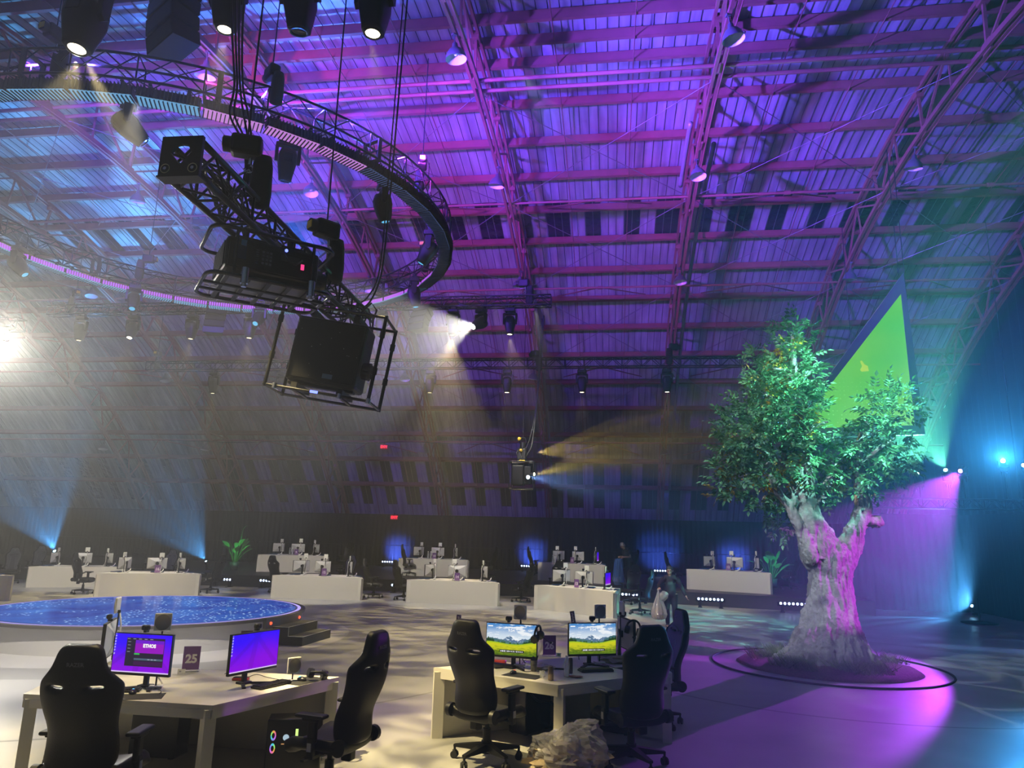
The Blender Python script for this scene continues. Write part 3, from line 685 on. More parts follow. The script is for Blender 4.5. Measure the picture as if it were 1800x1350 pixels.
cable('second cable drop beside the one to the hanging lamp cluster', [ay(953, 560, 25.6), ay(947, 650, 25.4), ay(940, 730, 25.2), ay(930, 775, 25), ay(922, 792, 25)], 0.022)
# ---- lamp cluster hanging alone in mid hall
hc = ay(918, 835, 25.0)
t = thing('hanging_projector_cluster', 'small black projector frame hanging alone in mid hall, throwing yellow and blue beams', 'projector', tuple(hc))
b = MB(); b.box((-0.14, 0, -0.02), (0.42, 0.5, 0.7), bv=0.04); b.box((0.2, 0.05, 0.0), (0.26, 0.4, 0.62), bv=0.03); b.build('body', 'black', t)
b = MB()
for sx in (-0.42, 0.42):
    for sy in (-0.3, 0.3): b.cyl((sx, sy, -0.5), (sx, sy, 0.45), 0.02, n=6)
for z in (-0.5, 0.45):
    for sy in (-0.3, 0.3): b.cyl((-0.42, sy, z), (0.42, sy, z), 0.02, n=6)
    for sx in (-0.42, 0.42): b.cyl((sx, -0.3, z), (sx, 0.3, z), 0.02, n=6)
b.build('frame', 'blackmetal', t)
MB().cyl((0.3, -0.1, 0.02), (0.42, -0.14, 0.02), 0.07, n=12).build('lens_barrel', 'black', t); MB().cyl((0.16, -0.2, -0.1), (0.24, -0.3, -0.1), 0.07, n=12).build('lens_barrel', 'black', t)
MB().ball((0.42, -0.15, 0.02), 0.055).build('lens_yellow', emat('yellow_beam_lens', (1, 0.9, 0.45), 30), t)
MB().ball((0.24, -0.31, -0.1), 0.06).build('lens_blue', emat('pale_blue_beam_lens', (0.6, 0.8, 1), 30), t)
b = MB(); b.box((-0.02, 0, 0.72), (0.34, 0.26, 0.45), bv=0.05); b.cyl((0, 0, 0.94), (0, 0, 1.15), 0.1, n=10); b.tube([V((0.12*cos(q), 0, 1.2+0.14*sin(q))) for q in [i*2*pi/12 for i in range(12)]], 0.02, 6, closed=True); b.build('hoist', 'black', t)
b = MB(); b.box((0.0, -0.16, 0.5), (0.2, 0.02, 0.05)); b.ball((-0.05, -0.16, 0.85), 0.06); b.ball((-0.12, -0.1, 1.27), 0.07); b.build('yellow_cover', 'yellowtag', t)
for i in range(3): MB().tube([(-0.1+0.1*i, -0.15, 0.98), (-0.2+0.15*i, -0.2, 0.75), (-0.12+0.1*i, -0.22, 0.55), (0.0+0.1*i, -0.2, 0.7)], 0.014, 6).build('cable', 'cable', t)
LAMPS['cy'] = hc+V((0.50, -0.2, 0.02)); LAMPS['cb'] = hc+V((0.28, -0.40, -0.1))
b = MB(); b.cyl(hc+V((0, 0, 1.3)), (hc.x, hc.y, 12.2), 0.012, n=5); tag(b.build('wire_rope', 'blackmetal'), 'thin steel rope holding the lamp cluster in mid hall', 'rope')
# ---- enamel pendant lamps along the bottom chords
def make_pendant():
    t = thing('pendant_lamp', '', 'pendant lamp', group='enamel dome lamps under the roof trusses')
    b = MB(); b.lathe([(0.245, -0.26), (0.24, -0.22), (0.21, -0.12), (0.15, -0.03), (0.075, 0.03), (0.06, 0.13), (0.03, 0.16), (0.0, 0.165)], 28)
    b.cyl((0, 0, 0.15), (0, 0, 0.34), 0.014, n=8); b.build('shade', 'lampout', t)
    MB().lathe([(0.243, -0.258), (0.225, -0.2), (0.19, -0.115), (0.13, -0.04), (0.06, 0.0), (0.0, 0.0)], 28).build('reflector', 'lampin', t)
    b = MB(); b.ball((0, 0, -0.1), 0.055, 12, 8, (1, 1, 1.4)); b.build('bulb', 'offwhite', t)
    b = MB(); b.box((0, 0, 0.36), (0.1, 0.1, 0.05)); b.build('bracket', 'lampout', t)
    return t
PE = freeze(make_pendant()); pu = [False]
nm = {-21.88: 'fifth roof truss to the left', -15.73: 'fourth', -9.58: 'third', -3.43: 'second', 2.72: 'middle', 8.87: 'tree side'}
rowname = {-6.8: 'highest row', 5.3: 'second row down', 17.1: 'third row down', 29.2: 'row under the lowest truss', 39.3: 'lowest row'}
trn = ['roof truss at the far left', 'second roof truss from the left', 'third roof truss from the left', 'roof truss passing behind the ring', 'roof truss left of the middle bay', 'roof truss right of the middle bay', 'roof truss above the tree']
for k, x in enumerate(TX[:-1]):
    for a in (-6.8, 5.3, 17.1, 29.2, 39.3):
        p = arc(a, RB-0.43, x-0.05)
        v = p-CO; zz = v.dot(CF); px = 900+FPX*v.dot(CR)/zz; py = 675-FPX*v.dot(CU)/zz
        if not (-20 < px < 1800 and -20 < py < 1350) or (k == 6 and a > 20): continue
        o = PE if not pu[0] else copy_tree(PE); pu[0] = True; o.location = p; o.rotation_euler = (rad(10*((k*7+int(a)) % 3-1)), rad(8*((k*5+int(a)) % 3-1)), k)
        o['label'] = 'dome pendant lamp, %s, %s' % (rowname[a], trn[k])
# thin festoon cable along the lowest lamps
c = arc(38.6, RB-0.4)
cable('thin pale cable running along the lowest row of pendant lamps', [(-24+2.2*i, c.y, c.z-0.05*(i % 3)) for i in range(12)], 0.02)
# ---- exit signs
E_EXIT = emat('red_exit_glow', (1.0, 0.03, 0.06), 2.2); exr = mat('dark_red_sign_face', (0.25, 0.01, 0.015), 0.4, emit=(1, 0.02, 0.04), es=0.25)
for px, py, Y, lab in ((675, 785.5, 38.2, 'red EXIT sign high on the roof slope'), (693, 909.5, 39.75, 'red EXIT sign on the back drape, the lower one')):
    p = ay(px, py, Y); t = thing('exit_sign', lab, 'sign', tuple(p), 0.12)
    MB().box((0, 0, 0), (0.40, 0.06, 0.24), bv=0.012).build('housing', exr, t)
    text('lettering', 'EXIT', 0.19, E_EXIT, t, (0, -0.034, 0), (pi/2, 0, 0), 0.003, bold=0.006)
    MB().box((0, 0.05, 0.1), (0.06, 0.08, 0.3)).build('bracket', 'black', t)
# ---- green triangular screen behind the tree
Yt = 20.0; A = ay(1587, 481, Yt); B = ay(1625, 764, Yt); C = ay(1376, 772, Yt)
i0, i1, i2 = ay(1583, 517, Yt), ay(1607.5, 748, Yt), ay(1399, 754, Yt)
t = thing('triangular_screen', 'large hanging triangular screen showing projected green, grey border, behind the tree', 'screen', tuple(C))
b = MB(); O_ = C; fr = [A-O_, B-O_, C-O_]; inn = [i0-O_, i1-O_, i2-O_]
def lift(P, y): return [V((p.x, p.y+y, p.z)) for p in P]
vs = lift(fr, -0.05)+lift(inn, -0.05)+lift(fr, 0.09)+lift(inn, 0.0)
fs = [(i, (i+1) % 3, 3+(i+1) % 3, 3+i) for i in range(3)]+[((i+1) % 3, i, 6+i, 6+(i+1) % 3) for i in range(3)]+[(3+i, 3+(i+1) % 3, 9+(i+1) % 3, 9+i) for i in range(3)]+[(8, 7, 6)]
b.add(vs, fs); b.build('border', mat('grey_screen_border', (0.10, 0.10, 0.11), 0.6), t)
gm = bpy.data.materials.new('projected_green_image'); gm.use_nodes = True; nt = gm.node_tree; nt.nodes.clear()  # projected green light put into the face as emission
oo = nt.nodes.new('ShaderNodeOutputMaterial'); em = nt.nodes.new('ShaderNodeEmission'); em.inputs[1].default_value = 1.0; nt.links.new(em.outputs[0], oo.inputs[0])
tc = nt.nodes.new('ShaderNodeTexCoord'); nz = nt.nodes.new('ShaderNodeTexNoise'); nz.inputs['Scale'].default_value = 0.5; nz.inputs['Detail'].default_value = 2; nt.links.new(tc.outputs['Object'], nz.inputs['Vector'])
cr = nt.nodes.new('ShaderNodeValToRGB'); cr.color_ramp.elements[0].position = 0.3; cr.color_ramp.elements[1].position = 0.72
cr.color_ramp.elements[0].color = (0.09, 0.55, 0.055, 1); cr.color_ramp.elements[1].color = (0.20, 0.62, 0.06, 1); nt.links.new(nz.outputs['Fac'], cr.inputs[0])
wv = nt.nodes.new('ShaderNodeTexVoronoi'); wv.inputs['Scale'].default_value = 9; wv.inputs['Randomness'].default_value = 0.15; nt.links.new(tc.outputs['Object'], wv.inputs['Vector'])
lt = nt.nodes.new('ShaderNodeMath'); lt.operation = 'LESS_THAN'; lt.inputs[1].default_value = 0.22; nt.links.new(wv.outputs['Distance'], lt.inputs[0])
sx = nt.nodes.new('ShaderNodeSeparateXYZ'); nt.links.new(tc.outputs['Object'], sx.inputs[0])
mr = nt.nodes.new('ShaderNodeMapRange'); mr.inputs[1].default_value = 1.9; mr.inputs[2].default_value = 0.6; mr.inputs[3].default_value = 0; mr.inputs[4].default_value = 0.5; nt.links.new(sx.outputs[2], mr.inputs[0])
mm = nt.nodes.new('ShaderNodeMath'); mm.operation = 'MULTIPLY'; nt.links.new(lt.outputs[0], mm.inputs[0]); nt.links.new(mr.outputs[0], mm.inputs[1])
mx = nt.nodes.new('ShaderNodeMix'); mx.data_type = 'RGBA'; nt.links.new(mm.outputs[0], mx.inputs[0]); nt.links.new(cr.outputs[0], mx.inputs[6]); mx.inputs[7].default_value = (0.4, 0.85, 0.25, 1); nt.links.new(mx.outputs[2], em.inputs[0])
b = MB(); b.add(lift(inn, -0.012)+lift(inn, 0.02), [(0, 2, 1), (3, 4, 5), (0, 1, 4, 3), (1, 2, 5, 4), (2, 0, 3, 5)]); b.build('screen_face', gm, t)
b = MB(); s = 0.35; cc = ay(1518, 646, Yt-0.03)-O_
b.add([cc+V((s*x, -0.02, s*z)) for x, z in ((-.18, -.35), (.35, -.3), (.3, .1), (.05, .25), (-.1, .55), (-.25, .5), (-.12, .1), (-.3, -.2))], [(0, 1, 2, 3, 4, 5, 6, 7)]); b.build('bright_patch', emat('yellow_screen_patch', (0.45, 0.72, 0.06), 1.0), t)
for P in (A, B): MB().cyl(P-O_+V((-0.1, 0.04, -0.02)), P-O_+V((-0.1, 0.04, 13.5-P.z)), 0.012, n=5).build('suspension_wire', 'blackmetal', t)
# ---- far right lights
tr = thing('straight_truss', 'dark box truss at the right with the green, magenta and blue lights standing on it', 'lighting truss', (7.9, 24.2, 3.42), 0.0)
truss_parts(tr, lambda i: (V((i*0.3, 0, 0)), V((0, 1, 0))), 0.3, 0.3, 16)
for x, l_ in ((8.0, 'thin steel rope holding the tree end of the right-hand truss'), (12.6, 'thin steel rope holding the outer end of the right-hand truss')):
    b = MB(); b.cyl((x, 24.2, 3.78), (x, 24.2, 13.0), 0.012, n=5); tag(b.build('wire_rope', 'blackmetal'), l_, 'rope', 'steel ropes of the right-hand truss')
for px, tg, lab, ln, key in (((1612, 833), (7.2, 20.0, 6.0), 'moving head with a green beam, nearest to the tree', E_GRN, 'g1'), ((1662, 826), (7.6, 20.0, 7.0), 'moving head with a green beam, between the tree and the magenta light', E_GRN, 'g2'),
                         ((1688, 828), (2.5, 12.7, 0.0), 'moving head with the broad magenta beam', E_MAG, 'm'), ((1763, 810), (0.8, 0.0, 5.2), 'moving head shining straight out in dazzling blue, far right', E_BLUEHOT, 'b'), ((1799, 818), (1.0, 14, 0.0), 'moving head with a green glint at the right edge', E_GRN, 'g3')):
    p = ay(px[0], px[1], 24.2); d = (V(tg)-p).normalized(); sc = 0.7; piv = p-d*(0.4*sc); h0 = piv.z-0.48*sc
    o, pv = head((piv.x, piv.y, h0), lab, tg, ln, sc, 'moving heads on the right-hand truss', floor=True); LAMPS[key] = p+d*0.06; LAMPS[key+'_d'] = d
    if h0 > 3.76: MB().cyl((0, 0, -0.02), (0, 0, (h0-3.72)/sc), 0.04, n=8).build('riser', 'blackmetal', o)
for px, py, Y, z, tg, lab, key in ((1703, 1062, 26.8, 0.0, None, 'floor moving head fanning blue beams to the left, right of the tree', 'f1'), (95, 966, 30.5, 0.45, None, 'floor moving head fanning blue beams up behind the leftmost desks', 'f2'), (357, 988, 30.3, 0.45, None, 'floor moving head fanning blue beams up, left of the tall plant', 'f3')):
    p = ay(px, py, Y); tg = {'f1': p+V((-4, -3.2, 1.75)), 'f2': p+V((0.25, -1.7, 2.0)), 'f3': p+V((-0.75, -1.7, 2.0))}[key]
    d = (V(tg)-p).normalized(); piv = p-d*0.4; o, pv = head(V((piv.x, piv.y, z)), lab, None, E_BLUE, 1.0, floor=True)
    # sit it on the floor and aim the head from the real pivot height
    sc = max(0.5, min(1.1, (piv.z-z)/0.48)); o.scale = (sc,)*3; h = child(o, 'head'); hy = hypot(d.x, d.y); o.rotation_euler = (pi, 0, atan2(d.x, -d.y)); h.rotation_euler = (atan2(hy, d.z), 0, 0)
    LAMPS[key] = V((piv.x, piv.y, z+0.48*sc))+d*(0.42*sc); LAMPS[key+'_d'] = d
# small base plate and pole beside the right floor light
pb = az(1722, 1096, 0); t = thing('pole_base', 'dark round base with a short pole on the floor at the right', 'stand', tuple(pb))
MB().lathe([(0.0, 0), (0.5, 0.0), (0.5, 0.04), (0.06, 0.09), (0, 0.09)], 24).build('base_plate', 'blackmetal', t); MB().cyl((0.02, 0, 0.08), (0.02, 0, 0.75), 0.03, n=10).build('pole', 'blackmetal', t)
# ---- LED wash bars
def make_bar():
    t = thing('led_bar', '', 'stage light', group='LED wash bars along the platform')
    b = MB(); b.box((0, 0, 0.26), (1.0, 0.1, 0.13), bv=0.02); b.build('housing', 'black', t)
    for s in (-0.35, 0.35): b = MB(); b.box((s, 0, 0.1), (0.1, 0.09, 0.2)); b.box((s, 0, 0.01), (0.14, 0.3, 0.02)); b.build('foot', 'black', t)
    b = MB()
    for i in range(7): b.ball((-0.39+i*0.13, -0.045, 0.285), 0.043, 10, 6)
    b.build('led_lenses', emat('blue_white_led', (0.55, 0.68, 1.0), 5), t); return t
BA = freeze(make_bar()); bu = [False]; BARS = []
for px, py, Y, z, lab in ((685, 993.5, 38.6, 0.45, 'LED bar at the foot of the back drape, between the desks numbered 9 and 10'), (1165, 1012, 37.8, 0.45, 'LED bar at the foot of the back drape, above the person with the rubbish bag'), (930, 1000.5, 38.6, 0.45, 'LED bar at the foot of the back drape, behind the purple-lit chair'),
                       (1248.5, 1052, 26.3, 0.0, 'LED bar on the floor in front of the platform, below the desk numbered 12'), (1394, 1058, 25.6, 0.0, 'LED bar on the floor in front of the platform, just left of the tree trunk'), (391, 1016, 27.6, 0.0, 'LED bar on the floor in front of the platform, left of the desk numbered 15'),
                       (475, 1019.5, 27.7, 0.0, 'LED bar on the floor at the left end of the desk numbered 15'), (1101, 1044, 27.2, 0.0, 'LED bar on the floor by the right end of the desk numbered 13'), (707, 1027.5, 27.7, 0.0, 'LED bar on the floor by the left end of the desk numbered 14'), (1300, 985, 38.4, 0.45, 'LED bar at the foot of the back drape, hidden behind the desk numbered 12')):
    p = ay(px, py, Y); o = BA if not bu[0] else copy_tree(BA); bu[0] = True; o.location = (p.x, p.y, z); o.rotation_euler = (0, 0, 0.05 if Y > 30 else -0.12); o['label'] = lab; BARS.append((p.x, p.y, z, Y > 30))
# ================================================================== round stage and steps
def s2l(c): return tuple((x/12.92 if x <= 0.04045 else ((x+0.055)/1.055)**2.4) for x in [v/255 for v in c])
SR = 3.28; SZ = 0.5
st = thing('round_stage', 'round white stage with a glowing blue LED floor', 'stage', tuple(STC))
MB().lathe([(SR-0.06, 0.0), (SR-0.06, SZ-0.05)], 96).build('fascia', 'stagewall', st)
b = MB(); b.lathe([(SR-0.06, SZ-0.05), (SR, SZ-0.05), (SR, SZ), (SR-0.10, SZ)], 96, smooth=False); b.build('rim', mat('dark_stage_rim', (0.10, 0.09, 0.09), 0.5), st)
b = MB(); b.lathe([(SR-0.10, SZ+0.004), (SR-0.17, SZ+0.004)], 96, smooth=False); b.build('edge_light', emat('lilac_edge_light', s2l((190, 172, 255)), 1.15), st)
lm = bpy.data.materials.new('blue_led_floor_image'); lm.use_nodes = True; nt = lm.node_tree; N = nt.nodes; bs = N['Principled BSDF']; L = nt.links
bs.inputs['Base Color'].default_value = (0.01, 0.012, 0.03, 1); bs.inputs['Roughness'].default_value = 0.12
tc = N.new('ShaderNodeTexCoord'); n1 = N.new('ShaderNodeTexNoise'); n1.inputs['Scale'].default_value = 1.1; n1.inputs['Detail'].default_value = 9; n1.inputs['Distortion'].default_value = 1.2; L.new(tc.outputs['Object'], n1.inputs['Vector'])
cr = N.new('ShaderNodeValToRGB'); e = cr.color_ramp.elements; e[0].position = 0.32; e[0].color = (0.012, 0.035, 0.42, 1); e[1].position = 0.7; e[1].color = (0.035, 0.17, 0.68, 1); L.new(n1.outputs['Fac'], cr.inputs[0])
gr = N.new('ShaderNodeSeparateXYZ'); L.new(tc.outputs['Object'], gr.inputs[0])
vo = N.new('ShaderNodeTexVoronoi'); vo.inputs['Scale'].default_value = 9; L.new(tc.outputs['Object'], vo.inputs['Vector'])
lt = N.new('ShaderNodeMath'); lt.operation = 'LESS_THAN'; lt.inputs[1].default_value = 0.22; L.new(vo.outputs['Distance'], lt.inputs[0])
n2 = N.new('ShaderNodeTexNoise'); n2.inputs['Scale'].default_value = 0.9; L.new(tc.outputs['Object'], n2.inputs['Vector'])
gt = N.new('ShaderNodeMath'); gt.operation = 'GREATER_THAN'; gt.inputs[1].default_value = 0.5; L.new(n2.outputs['Fac'], gt.inputs[0])
mu = N.new('ShaderNodeMath'); mu.operation = 'MULTIPLY'; L.new(lt.outputs[0], mu.inputs[0]); L.new(gt.outputs[0], mu.inputs[1])
mx = N.new('ShaderNodeMix'); mx.data_type = 'RGBA'; L.new(mu.outputs[0], mx.inputs[0]); L.new(cr.outputs[0], mx.inputs[6]); mx.inputs[7].default_value = (0.9, 1.3, 1.6, 1)
L.new(mx.outputs[2], bs.inputs['Emission Color']); bs.inputs['Emission Strength'].default_value = 0.75
b = MB(); b.lathe([(0.0, SZ+0.006), (SR-0.22, SZ+0.006)], 96, smooth=False); b.build('led_floor', lm, st)
# exposed cabinet edge above the steps
sa = atan2(az(530, 1100, 0.3).y-STC.y, az(530, 1100, 0.3).x-STC.x)
b = MB(); n = 10
for i in range(n):
    a0 = sa-0.23+0.46*i/n; a1 = a0+0.46/n
    b.add([V((r*cos(a), r*sin(a), z)) for a in (a0, a1) for r, z in ((SR+0.02, SZ-0.2), (SR+0.02, SZ+0.004), (SR-0.12, SZ+0.004), (SR-0.12, SZ-0.2))], [(0, 1, 5, 4), (1, 2, 6, 5), (3, 0, 4, 7), (0, 3, 2, 1), (4, 5, 6, 7)])
b.build('cabinet_edge', mat('panel_edge', (0.13, 0.12, 0.12), 0.5), st)
for k, a in enumerate((sa-0.19, sa+0.17)):
    b = MB(); p = V(((SR+0.025)*cos(a), (SR+0.025)*sin(a), SZ-0.1)); b.ball(p, 0.03, 8, 6); b.build('red_lamp', emat('red_panel_lamp', (1, 0.08, 0.03), 2.5), st)
stp = thing('stage_steps', 'dark grey two-tread steps with pale edges beside the blue stage', 'steps', (STC.x+(SR+0.34)*cos(sa), STC.y+(SR+0.34)*sin(sa), 0), sa)
MB().box((-0.14, 0, 0.17), (0.34, 1.3, 0.34)).build('upper_tread', 'stepcarpet', stp)
MB().box((0.18, 0, 0.085), (0.34, 1.3, 0.17)).build('lower_tread', 'stepcarpet', stp)
b = MB()
for x0, z in ((0.03, 0.342), (0.35, 0.172)):
    b.box((x0-0.008, 0, z), (0.016, 1.3, 0.006)); b.box((x0-0.17, 0.642, z), (0.34, 0.014, 0.006)); b.box((x0-0.17, -0.642, z), (0.34, 0.014, 0.006))
b.box((0.032, 0.642, 0.255), (0.006, 0.014, 0.17)); b.box((0.032, -0.642, 0.255), (0.006, 0.014, 0.17)); b.build('edge_strip', 'edgewhite', stp)

# ================================================================== gaming chair (front = -Y)
def backrest(m):
    H = [0, .05, .1, .16, .22, .28, .34, .40, .46, .51, .55, .585, .605, .63, .66, .69, .72, .75, .78, .81, .835, .85, .86]
    Wd = [.20, .235, .245, .24, .232, .228, .235, .248, .262, .272, .277, .275, .268, .25, .222, .195, .178, .166, .157, .148, .135, .115, .085]
    U = [-1, -.94, -.8, -.66, -.54, -.42, -.28, -.12, 0, .12, .28, .42, .54, .66, .8, .94, 1]
    b = MB(); k = len(U); nh = len(H); F_ = []
    for side in (0, 1):
        for h, w in zip(H, Wd):
            wing = 1.0 if h < .58 else max(0.0, 1-(h-.58)*9)
            for u in U:
                y = -0.075*abs(u)**2.4*wing - 0.035*math.exp(-((h-.2)/.13)**2)+0.02*math.exp(-((h-.5)/.16)**2) - 0.1*max(0, h-.66)
                th = 0.085*(1-0.42*abs(u)**4)*(1.0 if h < .8 else 1-(h-.8)*4)
                b.v.append((w*u, y + (th if side else -0.0), h))
    for i in range(nh-1):
        for j in range(k-1):
            xm = abs(Wd[i]*(U[j]+U[j+1])/2)
            if i == 11 and .085 < xm < .175: continue
            F_.append((i*k+j, i*k+j+1, (i+1)*k+j+1, (i+1)*k+j))
    ec = {}
    for f in F_:
        for q in range(4): e = (f[q], f[(q+1) % 4]); ec[e] = 1
    n0 = nh*k
    for f in F_: b.f.append(f); b.f.append(tuple(q+n0 for q in f[::-1]))
    for (p, q) in ec:
        if (q, p) not in ec: b.f.append((q, p, p+n0, q+n0))
    b.mi = [0]*len(b.f); b.sm = [True]*len(b.f)
    o = b.build('backrest', m); s = o.modifiers.new('b', 'SUBSURF'); s.levels = 1
    evaluated(o)
    for p in o.data.polygons: p.use_smooth = True
    return o
def make_chair(front=None):
    t = thing('gaming_chair', '', 'chair', group='gaming chairs')
    b = MB()
    for i in range(5):
        a = 2*pi*i/5+0.3; c, s = cos(a), sin(a)
        b.add([V((r*c-q*s, r*s+q*c, z)) for r, q, z in ((0.04, -.036, .10), (0.04, .036, .10), (0.33, .022, .105), (0.33, -.022, .105), (0.04, -.036, .17), (0.04, .036, .17), (0.33, .022, .125), (0.33, -.022, .125))],
              [(0, 3, 2, 1), (4, 5, 6, 7), (0, 1, 5, 4), (1, 2, 6, 5), (2, 3, 7, 6), (3, 0, 4, 7)])
    b.cyl((0, 0, 0.08), (0, 0, 0.19), 0.05, n=12); b.build('star_base', 'black', t)
    for i in range(5):
        a = 2*pi*i/5+0.3; p = V((0.325*cos(a), 0.325*sin(a), 0)); b = MB(); sd = V((-sin(a+0.9*i), cos(a+0.9*i), 0))
        for s in (-1, 1): b.cyl(p+sd*(0.009*s)+V((0, 0, 0.034)), p+sd*(0.028*s)+V((0, 0, 0.034)), 0.034, n=12)
        b.cyl(p+V((0, 0, 0.05)), p+V((0, 0, 0.11)), 0.012, n=6); b.box(p+V((0, 0, 0.06)), (0.03, 0.03, 0.03)); b.build('caster', 'rubber', t)
    b = MB(); b.cyl((0, 0, 0.17), (0, 0, 0.30), 0.038, n=12); b.cyl((0, 0, 0.30), (0, 0, 0.37), 0.022, n=12); b.build('gas_lift', 'black', t)
    b = MB(); b.box((0, 0.02, 0.385), (0.17, 0.28, 0.055), bv=0.015); b.box((0, 0.17, 0.36), (0.09, 0.09, 0.09), bv=0.015); b.bar((0.05, -0.02, 0.375), (0.27, -0.04, 0.365), 0.03, 0.014); b.box((0.29, -0.042, 0.365), (0.06, 0.035, 0.014)); b.build('tilt_mechanism', 'black', t)
    # seat with raised side bolsters
    b = MB(); k = 11; n = 12
    for i in range(n+1):
        y = 0.25-0.52*i/n
        for j in range(k):
            u = -1+2*j/(k-1); w = 0.265 if i > 2 else 0.24+0.008*i
            z = 0.475+0.045*abs(u)**5 + (0.0 if i < n-1 else -0.02*(i-n+2)) + 0.01*sin(pi*i/n); b.v.append((w*u, y, z))
    for i in range(n):
        for j in range(k-1): b.f.append((i*k+j, (i+1)*k+j, (i+1)*k+j+1, i*k+j+1)); b.mi.append(0); b.sm.append(True)
    o = b.build('seat', 'leather', t); s = o.modifiers.new('s', 'SOLIDIFY'); s.thickness = 0.085; s.offset = -1; s = o.modifiers.new('b', 'BEVEL'); s.width = 0.02; s.segments = 2; s.limit_method = 'ANGLE'; evaluated(o)
    for p in o.data.polygons: p.use_smooth = True
    o = backrest('leather'); o.parent = t; o.location = (0, 0.235, 0.47); o.rotation_euler = (rad(-9), 0, 0)
    if front:                                               # grey upholstered face, piping and emblem
        f = backrest(front); f.name = 'front_cover'; f.parent = o; f.location = (0, -0.016, 0.028); f.scale = (0.84, 0.62, 0.945)
        b = MB()
        for s in (-1, 1): b.tube([(s*(0.10-0.02*q), -0.055-0.0*q-0.018*math.exp(-((0.1+q*0.42-.2)/.13)**2), 0.06+q*0.44) for q in [i/8 for i in range(9)]], 0.005, 5)
        b.build('piping', 'greyline', o)
        b = MB()
        for q in range(3):
            a = 2*pi*q/3+0.5; b.tube([(0.004+r*cos(a+r*22), -0.058, 0.755+r*sin(a+r*22)) for r in [0.002+i*0.006 for i in range(6)]], [0.006, 0.006, 0.005, 0.004, 0.003, 0.001], 5)
        b.build('emblem', 'silver', o)
        b = MB(); b.tube([V((0.115*cos(q), -0.05-0.012*sin(q), 0.6+0.045*sin(q))) for q in [pi*i/10 for i in range(11)]], 0.012, 6); b.build('pillow_strap', 'greyfab', o)
    text('wordmark', 'RAZER', 0.038, 'dimtext', o, (0, 0.082, 0.745), (pi/2+0.05, 0, pi), 0.001, bold=0.0005)
    for s in (-1, 1): b = MB(); b.cyl((s*0.235, 0.24, 0.47), (s*0.28, 0.24, 0.47), 0.062, n=16); b.box((s*0.262, 0.14, 0.445), (0.02, 0.2, 0.05)); b.build('hinge_cover', 'black', t)
    for s in (-1, 1):
        b = MB(); b.box((s*0.295, 0.0, 0.69), (0.10, 0.26, 0.03), bv=0.014); b.box((s*0.295, 0.0, 0.665), (0.07, 0.14, 0.03), bv=0.008); a_ = b.build('armrest', 'black', t)
        b = MB(); b.box((s*0.30, 0.02, 0.58), (0.045, 0.075, 0.17), bv=0.012); b.box((s*0.305, 0.02, 0.46), (0.05, 0.06, 0.16), bv=0.01); b.box((s*0.2, 0.02, 0.395), (0.25, 0.07, 0.022)); b.build('armrest_post', 'black', a_)
        MB().box((s*0.3335, 0.02, 0.47), (0.006, 0.035, 0.06)).build('height_lever', 'silver', a_)
    return t
def dirv(a): return V((cos(rad(a)), sin(rad(a)), 0))
CH = freeze(make_chair()); CHG = freeze(make_chair('greyfab')); ch_used = {CH.name: False, CHG.name: False}
def chair_top(px, py, face, label, proto=None, s=1.0):
    p = az(px, py, 1.315*s)+dirv(face)*0.37*s; return chair(p.x, p.y, face, label, 0.0, proto, s)
def chair(x, y, face, label, z=0.0, proto=None, s=1.0, grp='gaming chairs'):
    p = proto or CH; o = p if not ch_used[p.name] else copy_tree(p); ch_used[p.name] = True
    a = rad(face); o.location = (x, y, z); o.rotation_euler = (0, 0, atan2(cos(a), -sin(a))); o['label'] = label; o['group'] = grp; o.scale = (s, s, s); return o

# ================================================================== items
MAT['monback'] = mat('grey_monitor_back', (0.5, 0.5, 0.49), 0.45, 0.1)
def paint_mat(name, s):
    m = bpy.data.materials.new(name); m.use_nodes = True; nt = m.node_tree; nt.nodes.clear()
    a = nt.nodes.new('ShaderNodeAttribute'); a.attribute_name = 'Col'; e = nt.nodes.new('ShaderNodeEmission'); e.inputs[1].default_value = s; o = nt.nodes.new('ShaderNodeOutputMaterial')
    nt.links.new(a.outputs['Color'], e.inputs[0]); nt.links.new(e.outputs[0], o.inputs[0]); return m
PM = paint_mat('screen_picture', 1.0)
MW, MH, MZ = 0.60, 0.345, 0.145                              # visible screen and its lower edge above the table
def painted(painter, nx, ny):
    me = bpy.data.meshes.new('screen'); vs = []; fs = []; cols = []
    for j in range(ny+1):
        for i in range(nx+1):
            vs.append((-MW/2+MW*i/nx, -0.0175, MZ+MH*j/ny)); cols += [*painter(i/nx, j/ny), 1.0]
    for j in range(ny):
        for i in range(nx): q = j*(nx+1)+i; fs.append((q, q+1, q+nx+2, q+nx+1))
    me.from_pydata(vs, [], fs); at = me.color_attributes.new('Col', 'FLOAT_COLOR', 'POINT'); at.data.foreach_set('color', cols); me.materials.append(PM); me.update(); return me
def lerp(a, b, t): t = max(0, min(1, t)); return tuple(x+(y-x)*t for x, y in zip(a, b))
def sm(a, b, x): t = max(0, min(1, (x-a)/(b-a))); return t*t*(3-2*t)
def P_purple(u, v):
    if v < 0.035: return s2l((235, 215, 255))
    c = lerp(s2l((138, 0, 226)), s2l((50, 0, 252)), sm(0.1, 0.95, v+0.12*sin(u*5+1)))
    d = min(abs((u-0.52)-(v-0.9)*k) for k in (-0.55, 0.12, 0.75)); c = tuple(x*(0.86 if d < 0.05 else 1.0) for x in c)
    if u < 0.035 and v > 0.45 and (int(v*26) % 2 == 0) and 0.008 < u < 0.028: return s2l((200, 200, 235))
    return c
def nz(x, y, s=1.0): return mnoise.fractal(V((x*s, y*s, 3.7)), 0.6, 2.0, 5)
